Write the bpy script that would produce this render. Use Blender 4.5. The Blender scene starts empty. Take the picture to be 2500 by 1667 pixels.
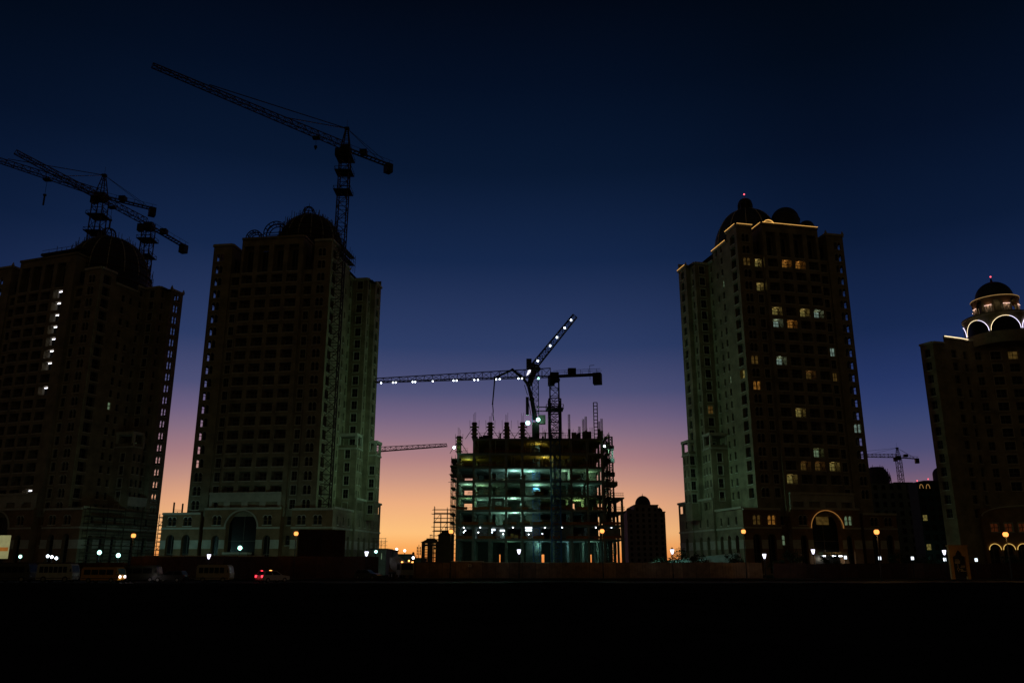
import bpy, bmesh, math, random
from mathutils import Vector, Matrix
random.seed(7)
S = bpy.context.scene
COL = S.collection
R = math.radians
PI = math.pi

# ---------------------------------------------------------------- camera
EYE = 2.3
PITCH = R(15.30)
FOC = 1990.0                       # focal length in pixels of a 2500 px wide picture
cam_d = bpy.data.cameras.new("camera")
cam_d.sensor_width = 36
cam_d.lens = 36 * FOC / 2500
cam_d.clip_end = 8000
cam = bpy.data.objects.new("camera", cam_d)
COL.objects.link(cam)
cam.location = (0, 0, EYE)
cam.rotation_euler = (PI / 2 + PITCH, 0, 0)
S.camera = cam

# ---------------------------------------------------------------- exposure
S.view_settings.view_transform = 'Standard'
S.view_settings.look = 'None'
S.view_settings.exposure = 0
S.view_settings.gamma = 1
S.render.engine = 'CYCLES'
S.cycles.use_denoising = True
S.cycles.max_bounces = 6
S.cycles.sample_clamp_indirect = 3.0


def lin(c):
    return tuple(((v / 255) / 12.92 if v / 255 <= 0.04045 else ((v / 255 + 0.055) / 1.055) ** 2.4) for v in c)


# ---------------------------------------------------------------- sky
W = bpy.data.worlds.new("World")
S.world = W
W.use_nodes = True
nt = W.node_tree
nt.nodes.clear()
N = nt.nodes.new
L = nt.links.new


def math_node(op, a, b=None):
    n = N('ShaderNodeMath')
    n.operation = op
    for i, v in enumerate((a, b)):
        if v is None:
            continue
        if isinstance(v, (int, float)):
            n.inputs[i].default_value = v
        else:
            L(v, n.inputs[i])
    return n.outputs[0]


def sky_ramp(fac, stops):
    r = N('ShaderNodeValToRGB')
    els = r.color_ramp.elements
    while len(els) > 1:
        els.remove(els[-1])
    for i, (e, c, isl) in enumerate(stops):
        p = max(0.0, math.sin(R(e)) / 0.9)
        el = els[0] if i == 0 else els.new(p)
        el.position = p
        el.color = (*(c if isl else lin(c)), 1)
    L(fac, r.inputs[0])
    return r.outputs[0]


tc = N('ShaderNodeTexCoord')
sx = N('ShaderNodeSeparateXYZ')
L(tc.outputs['Generated'], sx.inputs[0])
fz = N('ShaderNodeMapRange')
L(sx.outputs[2], fz.inputs[0])
fz.inputs[1].default_value = 0
fz.inputs[2].default_value = 0.9
GLOW = R(-7)
hyp = math_node('SQRT', math_node('ADD', math_node('MULTIPLY', sx.outputs[0], sx.outputs[0]),
                                  math_node('MULTIPLY', sx.outputs[1], sx.outputs[1])))
hyp = math_node('MAXIMUM', hyp, 0.0001)
cg = math_node('DIVIDE', math_node('ADD', math_node('MULTIPLY', sx.outputs[0], math.sin(GLOW)),
                                   math_node('MULTIPLY', sx.outputs[1], math.cos(GLOW))), hyp)
rampA = sky_ramp(fz.outputs[0], [(0, (232, 128, 62), 0), (0.9, (250, 166, 86), 0), (2.1, (254, 193, 124), 0), (4.07, (236, 173, 128), 0),
    (5.7, (200, 149, 131), 0), (7.1, (172, 128, 130), 0), (8.7, (140, 113, 131), 0), (9.95, (115, 99, 129), 0), (11.65, (80, 82, 119), 0),
    (14.8, (46, 61, 102), 0), (20.8, (21, 39, 74), 0), (26.9, (9, 24, 49), 0), (32.6, (4, 15, 35), 0), (38, (2, 8, 21), 0), (60, (1, 5, 13), 0)])
rampB = sky_ramp(fz.outputs[0], [(0, (190, 120, 76), 0), (2, (180, 122, 104), 0), (4, (142, 104, 114), 0), (5.7, (100, 86, 116), 0),
    (7, (76, 76, 114), 0), (8.7, (58, 68, 110), 0), (10, (46, 60, 106), 0), (11.65, (36, 52, 98), 0), (14.8, (23, 40, 78), 0),
    (20.8, (11, 26, 54), 0), (26.9, (5, 16, 37), 0), (32.6, (2, 10, 24), 0), (38, (1, 6, 14), 0), (60, (1, 4, 10), 0)])
# behind the camera: warm sky glow, added to light the tower fronts brown
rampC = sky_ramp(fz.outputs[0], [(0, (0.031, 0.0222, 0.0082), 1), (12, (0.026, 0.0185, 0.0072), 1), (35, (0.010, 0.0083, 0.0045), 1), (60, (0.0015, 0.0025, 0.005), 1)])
mab = N('ShaderNodeMapRange')
mab.interpolation_type = 'SMOOTHSTEP'
L(cg, mab.inputs[0])
mab.inputs[1].default_value = 0.85
mab.inputs[2].default_value = 1.0
mx = N('ShaderNodeMix')
mx.data_type = 'RGBA'
L(mab.outputs[0], mx.inputs[0])
L(rampB, mx.inputs[6])
L(rampA, mx.inputs[7])
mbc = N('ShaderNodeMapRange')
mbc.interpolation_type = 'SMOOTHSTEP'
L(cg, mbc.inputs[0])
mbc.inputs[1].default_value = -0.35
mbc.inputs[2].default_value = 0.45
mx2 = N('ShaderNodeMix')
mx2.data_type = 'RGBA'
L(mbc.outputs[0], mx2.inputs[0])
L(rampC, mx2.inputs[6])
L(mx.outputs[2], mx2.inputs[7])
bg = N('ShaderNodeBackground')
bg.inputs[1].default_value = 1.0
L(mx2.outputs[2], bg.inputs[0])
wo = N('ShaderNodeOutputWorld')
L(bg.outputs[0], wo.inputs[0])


def at(px, py, Y):
    """point on the line of sight of a photograph pixel (2500 px wide) that lies Y metres in front of the camera"""
    x = (px - 1250) / FOC
    y = (833.5 - py) / FOC
    c, s = math.cos(PITCH), math.sin(PITCH)
    r = Vector((x, c - s * y, s + c * y))
    return Vector((0, 0, EYE)) + r * (Y / r.y)


def atz(px, py, Z):
    x = (px - 1250) / FOC
    y = (833.5 - py) / FOC
    c, s = math.cos(PITCH), math.sin(PITCH)
    r = Vector((x, c - s * y, s + c * y))
    return Vector((0, 0, EYE)) + r * ((Z - EYE) / r.z)


def azv(deg):
    return Vector((math.sin(R(deg)), math.cos(R(deg)), 0))


# ---------------------------------------------------------------- materials
MATS = {}


def mat(name, col, rough=0.8, metal=0.0, var=0.25, scale=0.6, bump=0.0, spec=0.3):
    if name in MATS:
        return MATS[name]
    m = bpy.data.materials.new(name)
    m.use_nodes = True
    t = m.node_tree
    b = t.nodes['Principled BSDF']
    b.inputs['Roughness'].default_value = rough
    b.inputs['Metallic'].default_value = metal
    b.inputs['Specular IOR Level'].default_value = spec
    co = t.nodes.new('ShaderNodeTexCoord')
    n = t.nodes.new('ShaderNodeTexNoise')
    n.inputs['Scale'].default_value = scale
    n.inputs['Detail'].default_value = 5
    n.inputs['Roughness'].default_value = 0.65
    t.links.new(co.outputs['Object'], n.inputs['Vector'])
    r = t.nodes.new('ShaderNodeValToRGB')
    r.color_ramp.elements[0].position = 0.3
    r.color_ramp.elements[1].position = 0.72
    r.color_ramp.elements[0].color = (*[c * (1 - var) for c in col], 1)
    r.color_ramp.elements[1].color = (*[min(1, c * (1 + var)) for c in col], 1)
    t.links.new(n.outputs['Fac'], r.inputs[0])
    t.links.new(r.outputs[0], b.inputs['Base Color'])
    if bump:
        bp = t.nodes.new('ShaderNodeBump')
        bp.inputs['Strength'].default_value = bump
        t.links.new(n.outputs['Fac'], bp.inputs['Height'])
        t.links.new(bp.outputs[0], b.inputs['Normal'])
    MATS[name] = m
    return m


def emit(name, col, strength, var=0.0):
    if name in MATS:
        return MATS[name]
    m = bpy.data.materials.new(name)
    m.use_nodes = True
    t = m.node_tree
    t.nodes.clear()
    e = t.nodes.new('ShaderNodeEmission')
    e.inputs[0].default_value = (*col, 1)
    e.inputs[1].default_value = strength
    o = t.nodes.new('ShaderNodeOutputMaterial')
    t.links.new(e.outputs[0], o.inputs[0])
    if var:
        co = t.nodes.new('ShaderNodeTexCoord')
        n = t.nodes.new('ShaderNodeTexNoise')
        n.inputs['Scale'].default_value = 1.3
        mr = t.nodes.new('ShaderNodeMapRange')
        mr.inputs[1].default_value = 0.3
        mr.inputs[2].default_value = 0.7
        mr.inputs[3].default_value = strength * (1 - var)
        mr.inputs[4].default_value = strength * (1 + var)
        t.links.new(co.outputs['Object'], n.inputs['Vector'])
        t.links.new(n.outputs['Fac'], mr.inputs[0])
        t.links.new(mr.outputs[0], e.inputs[1])
    MATS[name] = m
    return m


M_WALL = mat('render_wall', (0.30, 0.25, 0.17), 0.9, 0, 0.42, 0.30)
M_TRIM = mat('pale_stone_trim', (0.52, 0.48, 0.40), 0.85, 0, 0.18, 0.8)
M_BRICK = mat('terracotta_render', (0.26, 0.155, 0.085), 0.9, 0, 0.28, 0.5)
M_GLASS = mat('dark_window_glass', (0.010, 0.011, 0.012), 0.3, 0, 0.2, 1, 0, 0.22)
M_FRAME = mat('window_frame', (0.16, 0.145, 0.12), 0.6, 0, 0.15, 2)
M_ROOF = mat('roof_dark', (0.045, 0.045, 0.05), 0.8, 0, 0.3, 0.8)
M_DOME = mat('dome_sheet', (0.05, 0.052, 0.06), 0.6, 0.0, 0.25, 0.6)
M_CONC = mat('raw_concrete', (0.21, 0.215, 0.205), 0.92, 0, 0.3, 0.7, 0.1)
M_CONCD = mat('dark_concrete', (0.17, 0.17, 0.16), 0.92, 0, 0.35, 0.6)
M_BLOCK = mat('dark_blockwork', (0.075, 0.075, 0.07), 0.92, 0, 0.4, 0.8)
M_STEEL = mat('dark_steel', (0.035, 0.035, 0.038), 0.6, 0.3, 0.3, 2)
M_CRANE = mat('crane_paint', (0.05, 0.03, 0.025), 0.6, 0.1, 0.3, 1.5)
M_BLUE = mat('blue_mast_paint', (0.035, 0.09, 0.26), 0.55, 0.1, 0.3, 1.5)
M_SCAF = mat('scaffold_steel', (0.10, 0.085, 0.07), 0.6, 0.4, 0.3, 2)
M_PLANK = mat('scaffold_plank', (0.14, 0.10, 0.06), 0.9, 0, 0.3, 2)
M_NET = mat('orange_barrier', (0.42, 0.13, 0.04), 0.8, 0, 0.3, 2)
M_FORM = mat('formwork_ply', (0.36, 0.26, 0.07), 0.8, 0, 0.3, 1)
M_HOARD = mat('hoarding_ply', (0.20, 0.135, 0.085), 0.85, 0, 0.4, 0.9)
M_HOARD2 = mat('hoarding_dark', (0.075, 0.036, 0.022), 0.85, 0, 0.35, 0.6)
M_PALEWALL = mat('pale_boundary_wall', (0.45, 0.46, 0.42), 0.9, 0, 0.2, 0.8)
M_SAND = mat('sandy_ground', (0.035, 0.030, 0.024), 0.98, 0, 0.45, 0.12, 0, 0.0)
M_ASPH = mat('asphalt', (0.03, 0.03, 0.031), 0.9, 0, 0.25, 0.5, 0, 0.1)
M_KERB = mat('kerb_stone', (0.045, 0.043, 0.04), 0.9, 0, 0.2, 1)
M_LEAF = mat('leaf', (0.035, 0.055, 0.02), 0.8, 0, 0.5, 3)
M_BARK = mat('bark', (0.06, 0.045, 0.03), 0.95, 0, 0.3, 4)
M_TYRE = mat('tyre_rubber', (0.02, 0.02, 0.02), 0.9)
M_RIM = mat('wheel_rim', (0.3, 0.3, 0.3), 0.4, 0.6)
M_POLE = mat('lamp_post_paint', (0.02, 0.02, 0.022), 0.5, 0.3)
M_BLACK = mat('black_panel', (0.012, 0.012, 0.014), 0.6)
M_FAR = mat('distant_facade', (0.30, 0.26, 0.29), 0.9, 0, 0.25, 0.2)
M_PORTAL = mat('portal_sandstone', (0.42, 0.26, 0.10), 0.85, 0, 0.25, 1.5)
E_WHITE = emit('cold_white_lamp', (0.80, 0.90, 1.0), 9)
E_GREEN = emit('metal_halide_lamp', (0.42, 1.0, 0.80), 4.5)
E_ORANGE = emit('sodium_lamp', (1.0, 0.31, 0.07), 2.3)
E_LANTERN = emit('lantern_glass', (0.84, 0.82, 1.0), 2.5)
E_TUBE = emit('fluorescent_tube', (0.85, 0.87, 1.0), 4)
E_GOLD = emit('gold_light_strip', (1.0, 0.52, 0.13), 1.1)
E_GOLDB = emit('bright_gold_strip', (1.0, 0.78, 0.46), 2.2)
E_RED = emit('red_beacon', (1.0, 0.10, 0.14), 2.5)
E_TAIL = emit('tail_lamp', (1.0, 0.03, 0.05), 4)
E_HEAD = emit('head_lamp', (0.95, 0.86, 1.0), 8)
E_AMBER = emit('amber_marker', (1.0, 0.35, 0.08), 5)
LIT = {'y': emit('lit_yellow', (0.62, 0.50, 0.14), 0.19, 0.6), 'o': emit('lit_orange', (0.85, 0.36, 0.06), 0.20, 0.6),
       'b': emit('lit_bluewhite', (0.50, 0.72, 0.60), 0.23, 0.55), 'd': emit('lit_dim', (0.45, 0.26, 0.06), 0.10, 0.5),
       'w': emit('lit_white', (0.85, 0.95, 1.0), 0.9, 0.3), 'g': emit('lit_green', (0.42, 0.62, 0.36), 0.22, 0.4)}


# ---------------------------------------------------------------- mesh helper
class MB:
    def __init__(s):
        s.v, s.f, s.m, s.mats = [], [], [], []

    def mi(s, m):
        if m not in s.mats:
            s.mats.append(m)
        return s.mats.index(m)

    def face(s, pts, m):
        b = len(s.v)
        s.v.extend([tuple(p) for p in pts])
        s.f.append(tuple(range(b, b + len(pts))))
        s.m.append(s.mi(m))

    def hexa(s, p, m):
        b = len(s.v)
        s.v.extend([tuple(q) for q in p])
        k = s.mi(m)
        for q in ((0, 3, 2, 1), (4, 5, 6, 7), (0, 1, 5, 4), (1, 2, 6, 5), (2, 3, 7, 6), (3, 0, 4, 7)):
            s.f.append(tuple(b + i for i in q))
            s.m.append(k)

    def box(s, a, b, m):
        (x0, y0, z0), (x1, y1, z1) = a, b
        s.hexa([(x0, y0, z0), (x1, y0, z0), (x1, y1, z0), (x0, y1, z0), (x0, y0, z1), (x1, y0, z1), (x1, y1, z1), (x0, y1, z1)], m)

    def tube(s, a, b, r, m, n=4, r2=None, cap=True):
        a, b = Vector(a), Vector(b)
        d = b - a
        if d.length < 1e-6:
            return
        d.normalize()
        u = d.cross(Vector((0, 0, 1)))
        if u.length < 1e-3:
            u = Vector((1, 0, 0))
        u.normalize()
        w = d.cross(u)
        r2 = r if r2 is None else r2
        k = s.mi(m)
        base = len(s.v)
        for p, rr in ((a, r), (b, r2)):
            for i in range(n):
                t = 2 * PI * (i + 0.5) / n
                s.v.append(tuple(p + (u * math.cos(t) + w * math.sin(t)) * rr))
        for i in range(n):
            j = (i + 1) % n
            s.f.append((base + i, base + j, base + n + j, base + n + i))
            s.m.append(k)
        if cap:
            s.f.append(tuple(base + i for i in reversed(range(n))))
            s.f.append(tuple(base + n + i for i in range(n)))
            s.m += [k, k]

    def path(s, pts, r, m, n=4):
        for a, b in zip(pts[:-1], pts[1:]):
            s.tube(a, b, r, m, n)

    def lathe(s, c, prof, m, n=24, a0=0.0, a1=2 * PI):
        c = Vector(c)
        k = s.mi(m)
        full = abs(a1 - a0 - 2 * PI) < 1e-6
        cols = n if full else n + 1
        base = len(s.v)
        for (r, z) in prof:
            for i in range(cols):
                t = a0 + (a1 - a0) * i / n
                s.v.append((c.x + r * math.cos(t), c.y + r * math.sin(t), c.z + z))
        for j in range(len(prof) - 1):
            for i in range(n):
                i2 = (i + 1) % cols
                s.f.append((base + j * cols + i, base + j * cols + i2, base + (j + 1) * cols + i2, base + (j + 1) * cols + i))
                s.m.append(k)

    def ball(s, c, r, m, n=10, k=6, sz=1.0):
        s.lathe(c, [(max(r * math.sin(PI * j / k), 1e-4), -r * sz * math.cos(PI * j / k)) for j in range(k + 1)], m, n)

    def add(s, o, M):
        b = len(s.v)
        s.v.extend([tuple(M @ Vector(p)) for p in o.v])
        mp = [s.mi(q) for q in o.mats]
        for f, k in zip(o.f, o.m):
            s.f.append(tuple(b + i for i in f))
            s.m.append(mp[k])

    def mesh(s, name, smooth=False):
        me = bpy.data.meshes.new(name)
        me.from_pydata(s.v, [], s.f)
        for m in s.mats:
            me.materials.append(m)
        me.polygons.foreach_set('material_index', s.m)
        if smooth:
            me.polygons.foreach_set('use_smooth', [True] * len(me.polygons))
        me.update()
        return me

    def build(s, name, parent=None, smooth=False, loc=None, rz=0):
        return link(name, s.mesh(name, smooth), parent, loc, rz)


def link(name, me, parent=None, loc=None, rz=0):
    o = bpy.data.objects.new(name, me)
    COL.objects.link(o)
    if parent:
        o.parent = parent
    if loc is not None:
        o.location = loc
    o.rotation_euler = (0, 0, rz)
    return o


def tag(o, label, cat, group=None):
    o['label'] = label
    o['category'] = cat
    if group:
        o['group'] = group
    return o


def thing(name, label, cat, loc=(0, 0, 0), rz=0, group=None):
    o = bpy.data.objects.new(name, None)
    COL.objects.link(o)
    o.location = loc
    o.rotation_euler = (0, 0, rz)
    o.empty_display_size = 0.5
    return tag(o, label, cat, group)


def struct(o, kind='structure'):
    o['kind'] = kind
    return o


def dup(root, loc, rz, label):
    r = root.copy()
    COL.objects.link(r)
    r.location = loc
    r.rotation_euler = (0, 0, rz)
    r['label'] = label
    for ch in list(root.children):
        c = ch.copy()
        COL.objects.link(c)
        c.parent = r
        for g in list(ch.children):
            d = g.copy()
            COL.objects.link(d)
            d.parent = c
    return r


def light(name, kind, loc, col, power, parent=None, radius=0.2, aim=None, cone=90, blend=0.6):
    d = bpy.data.lights.new(name, kind)
    d.energy = power
    d.color = col
    d.shadow_soft_size = radius
    if kind == 'SPOT':
        d.spot_size = R(cone)
        d.spot_blend = blend
    o = bpy.data.objects.new(name, d)
    COL.objects.link(o)
    o.location = loc
    if aim is not None:
        o.rotation_euler = (Vector(aim) - Vector(loc)).to_track_quat('-Z', 'Y').to_euler()
    if parent:
        o.parent = parent
    return o


# ---------------------------------------------------------------- ground
g = MB()
g.face([(-4000, -600, 0), (4000, -600, 0), (4000, 6000, 0), (-4000, 6000, 0)], M_SAND)
struct(g.build('ground'))
g = MB()
g.face([(-600, 104, 0.004), (600, 104, 0.004), (600, 124, 0.004), (-600, 124, 0.004)], M_ASPH)
struct(g.build('road'))
g = MB()
for y in (103.7, 124):
    g.box((-600, y, 0), (600, y + 0.3, 0.13), M_KERB)
struct(g.build('kerb'))
g = MB()
g.face([(-600, 124.3, 0.008), (600, 124.3, 0.008), (600, 128, 0.008), (-600, 128, 0.008)], M_KERB)
struct(g.build('pavement'))

g = MB()
from mathutils import noise as mnoise
NX, NY = 170, 34
gz = lambda x, y: (.02 + max(0, .16 + .32 * mnoise.fractal(Vector((x * .09, y * .11, 3.1)), 1.0, 2.0, 4)) * min(1, (103.2 - y) / 3, (y - 24) / 12) if 24 < y < 103.2 else -.02)
vv = [[(-190 + 380 * i / NX, 24 + 79.2 * j / NY) for i in range(NX + 1)] for j in range(NY + 1)]
base = len(g.v)
for row in vv:
    for x, y in row:
        g.v.append((x, y, gz(x, y)))
for j in range(NY):
    for i in range(NX):
        a = base + j * (NX + 1) + i
        g.f.append((a, a + 1, a + NX + 2, a + NX + 1))
        g.m.append(g.mi(M_SAND))
struct(g.build('sandy_verge'))

# ---------------------------------------------------------------- facades
def wall(mb, A, B, z0, z1, inw, ops, m, mrev=None):
    """upright wall from A to B with real openings; ops = (a0,a1,b0,b1,depth,arch)"""
    A, B, inw = Vector((*A, 0)), Vector((*B, 0)), Vector((*inw, 0))
    Ln = (B - A).length
    d = (B - A) / Ln
    mrev = mrev or m
    ops = [(max(a0, 0.02), min(a1, Ln - 0.02), max(b0, z0 + 0.02), min(b1, z1 - 0.02), dp, ar) for a0, a1, b0, b1, dp, ar in ops
           if a0 < Ln and a1 > 0 and b1 > z0 and b0 < z1]
    def pt(a, z, dep=0.0):
        q = A + d * a + inw * dep
        return (q.x, q.y, z)
    xs = sorted({0.0, Ln} | {round(v, 4) for o in ops for v in o[:2]})
    zs = sorted({z0, z1} | {round(v, 4) for o in ops for v in o[2:4]})
    for za, zb in zip(zs[:-1], zs[1:]):
        zc = (za + zb) / 2
        row = [o for o in ops if o[2] < zc < o[3]]
        start = None
        for xa, xb in zip(xs[:-1], xs[1:]):
            xc = (xa + xb) / 2
            hole = any(o[0] < xc < o[1] for o in row)
            if hole:
                if start is not None:
                    mb.face([pt(start, za), pt(xa, za), pt(xa, zb), pt(start, zb)], m)
                    start = None
            elif start is None:
                start = xa
        if start is not None:
            mb.face([pt(start, za), pt(Ln, za), pt(Ln, zb), pt(start, zb)], m)
    for a0, a1, b0, b1, dp, ar in ops:
        top = b1
        if ar:
            r = (a1 - a0) / 2
            rise = min(r, b1 - b0)
            top = b1 - rise
            c = (a0 + a1) / 2
            n = 5 if r < 1.5 else 10
            arc = [(c - r * math.cos(PI * i / (2 * n)), top + rise * math.sin(PI * i / (2 * n))) for i in range(2 * n + 1)]
            for i in range(n):
                mb.face([pt(a0, b1), pt(*arc[i]), pt(*arc[i + 1])], m)
            for i in range(n, 2 * n):
                mb.face([pt(a1, b1), pt(*arc[i]), pt(*arc[i + 1])], m)
            for p, q in zip(arc[:-1], arc[1:]):
                mb.face([pt(*p), pt(*q), pt(*q, dp), pt(*p, dp)], mrev)
        else:
            mb.face([pt(a0, b1), pt(a1, b1), pt(a1, b1, dp), pt(a0, b1, dp)], mrev)
        mb.face([pt(a0, b0), pt(a1, b0), pt(a1, b0, dp), pt(a0, b0, dp)], mrev)
        mb.face([pt(a0, b0), pt(a0, top), pt(a0, top, dp), pt(a0, b0, dp)], mrev)
        mb.face([pt(a1, b0), pt(a1, top), pt(a1, top, dp), pt(a1, b0, dp)], mrev)


def win_mb(w, h, dep, pane, nv=1, nh=1, sill=True, hood=False, arch=False):
    """a window in its own frame: x along the wall, y into it, z up from the sill"""
    b = MB()
    x = w / 2
    if pane:
        b.face([(-x, dep, 0), (x, dep, 0), (x, dep, h), (-x, dep, h)], pane)
    t = 0.06
    for i in range(nv + 2):
        xx = -x + w * i / (nv + 1)
        b.box((xx - t, dep - 0.08, 0), (xx + t, dep - 0.02, h), M_FRAME)
    for i in range(nh + 2):
        zz = h * i / (nh + 1)
        b.box((-x, dep - 0.085, zz - t), (x, dep - 0.025, zz + t), M_FRAME)
    if sill:
        b.box((-x - 0.18, -0.16, -0.2), (x + 0.18, 0.05, -0.02), M_TRIM)
    if hood:
        b.box((-x - 0.15, -0.10, h + 0.02), (x + 0.15, 0.03, h + 0.22), M_TRIM)
        for q in (-1, 1):
            b.box((q * (x + 0.10) - 0.07, -0.06, 0), (q * (x + 0.10) + 0.07, 0.02, h), M_TRIM)
    return b


def dbl_mb(w, h, dep, pane):
    """pair of round headed lights with a central colonnette"""
    b = win_mb(w, h, dep, pane, 1, 1)
    n = 8
    for c in (-w / 4, w / 4):
        r = w / 4
        pts = [(c - (r + 0.06) * math.cos(PI * i / n), -0.05, h - r + (r + 0.06) * math.sin(PI * i / n)) for i in range(n + 1)]
        b.path(pts, 0.09, M_TRIM)
    b.tube((0, 0.1, 0), (0, 0.1, h - w / 4), 0.09, M_TRIM, 6)
    return b


def balcony_mb(w, h, dep, pane, wallm):
    b = MB()
    x = w / 2
    dw = w * 0.32
    # back wall of the loggia round a glazed door, and the door
    for x0, x1, z0, z1 in ((-x, -dw, 0, h), (dw, x, 0, h), (-dw, dw, h * 0.86, h)):
        b.face([(x0, dep, z0), (x1, dep, z0), (x1, dep, z1), (x0, dep, z1)], wallm)
    b.face([(-dw, dep + 0.05, 0), (dw, dep + 0.05, 0), (dw, dep + 0.05, h * 0.86), (-dw, dep + 0.05, h * 0.86)], pane)
    for xx in (-dw, 0, dw):
        b.box((xx - 0.05, dep - 0.03, 0), (xx + 0.05, dep + 0.03, h * 0.86), M_FRAME)
    b.box((-x - 0.12, -0.10, -0.26), (x + 0.12, 0.05, -0.04), M_TRIM)
    return b


def rail_mb(w):
    b = MB()
    x = w / 2
    b.tube((-x, 0.12, 0.85), (x, 0.12, 0.85), 0.07, M_FRAME)
    b.tube((-x, 0.12, 0.12), (x, 0.12, 0.12), 0.04, M_FRAME)
    n = max(4, int(w / 0.3))
    for i in range(n + 1):
        xx = -x + w * i / n
        b.tube((xx, 0.12, 0.05), (xx, 0.12, 0.85), 0.03, M_FRAME, 4, None, False)
    return b


def place_parts(name, items, root, limit=100, sub=None):
    """items = (mb key, MB, loc, rz): the lowest hundred become parts of their own, the rest one part"""
    items = sorted(items, key=lambda t: t[2][2])
    cache = {}
    rest = MB()
    for i, (key, mb, loc, rz) in enumerate(items):
        if i < limit:
            if key not in cache:
                cache[key] = mb.mesh(name)
            link(name, cache[key], root, loc, rz)
        else:
            rest.add(mb, Matrix.Translation(loc) @ Matrix.Rotation(rz, 4, 'Z'))
    if rest.f:
        struct(rest.build(name, root), 'stuff')


def lattice(b, p0, p1, w0, w1, n, m, rc=0.12, rd=0.07, tri=False, up=Vector((0, 0, 1)), h0=None, h1=None):
    """truss beam: square section centred on the axis, or triangular (two lower chords, one upper)"""
    p0, p1 = Vector(p0), Vector(p1)
    d = (p1 - p0).normalized()
    s = d.cross(up)
    if s.length < 1e-3:
        s = Vector((1, 0, 0))
    s.normalize()
    t = s.cross(d)
    h0 = w0 if h0 is None else h0
    h1 = w1 if h1 is None else h1
    rings = []
    for i in range(n + 1):
        f = i / n
        w = w0 + (w1 - w0) * f
        h = h0 + (h1 - h0) * f
        c = p0.lerp(p1, f)
        if tri:
            rings.append([c - s * w / 2, c + s * w / 2, c + t * h])
        else:
            rings.append([c - s * w / 2 - t * h / 2, c + s * w / 2 - t * h / 2, c + s * w / 2 + t * h / 2, c - s * w / 2 + t * h / 2])
    k = len(rings[0])
    for j in range(k):
        b.tube(rings[0][j], rings[-1][j], rc, m)
    for i in range(n):
        for j in range(k):
            j2 = (j + 1) % k
            a, c = (rings[i][j], rings[i + 1][j2]) if i % 2 else (rings[i][j2], rings[i + 1][j])
            b.tube(a, c, rd, m, 4, None, False)
            b.tube(rings[i][j], rings[i][j2], rd, m, 4, None, False)
    for j in range(k):
        b.tube(rings[-1][j], rings[-1][(j + 1) % k], rd, m)


def scaffold_mb(b, A, B, z0, z1, dep, bay=2.0, lift=2.0, r=0.06, planks=True, seed=0, ragged=0.0):
    rnd = random.Random(seed)
    A, B = Vector((A[0], A[1], 0)), Vector((B[0], B[1], 0))
    d = B - A
    n = max(1, round(d.length / bay))
    nrm = Vector((-d.y, d.x, 0)).normalized() * dep
    lifts = max(1, round((z1 - z0) / lift))
    for i in range(n + 1):
        for k in range(2):
            p = A + d * i / n + nrm * k
            zt = z1 + 1.0 + rnd.uniform(-ragged, ragged * 0.6)
            b.tube((p.x, p.y, z0), (p.x, p.y, zt), r, M_SCAF)
    for j in range(1, lifts + 1):
        z = z0 + (z1 - z0) * j / lifts
        for k in range(2):
            for dz in (0, 0.95):
                if j == lifts and ragged and rnd.random() < 0.4:
                    continue
                p, q = A + nrm * k, B + nrm * k
                o = d.normalized() * rnd.uniform(0.1, 0.7)
                b.tube((p.x - o.x, p.y - o.y, z + dz), (q.x + o.x, q.y + o.y, z + dz), r * 0.9, M_SCAF)
        if planks:
            p0, p1 = A, B
            b.hexa([(p0.x, p0.y, z + .08), (p1.x, p1.y, z + .08), (p1.x + nrm.x, p1.y + nrm.y, z + .08), (p0.x + nrm.x, p0.y + nrm.y, z + .08),
                    (p0.x, p0.y, z + .2), (p1.x, p1.y, z + .2), (p1.x + nrm.x, p1.y + nrm.y, z + .2), (p0.x + nrm.x, p0.y + nrm.y, z + .2)], M_PLANK)
    for i in range(n):
        for j in range(lifts):
            if (i + j) % 3 == 0:
                p, q = A + d * i / n, A + d * (i + 1) / n
                za, zb = z0 + (z1 - z0) * j / lifts, z0 + (z1 - z0) * (j + 1) / lifts
                b.tube((p.x, p.y, za), (q.x, q.y, zb), r * 0.8, M_SCAF)

# ---------------------------------------------------------------- towers
def strip_mb(pts, r, m):
    b = MB()
    b.path(pts, r, m)
    return b


LCOL = {'y': (1, 0.86, 0.35), 'o': (1, 0.48, 0.12), 'b': (0.7, 1, 0.86), 'd': (1, 0.55, 0.2), 'w': (0.9, 0.95, 1), 'g': (0.7, 0.9, 0.5)}


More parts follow.
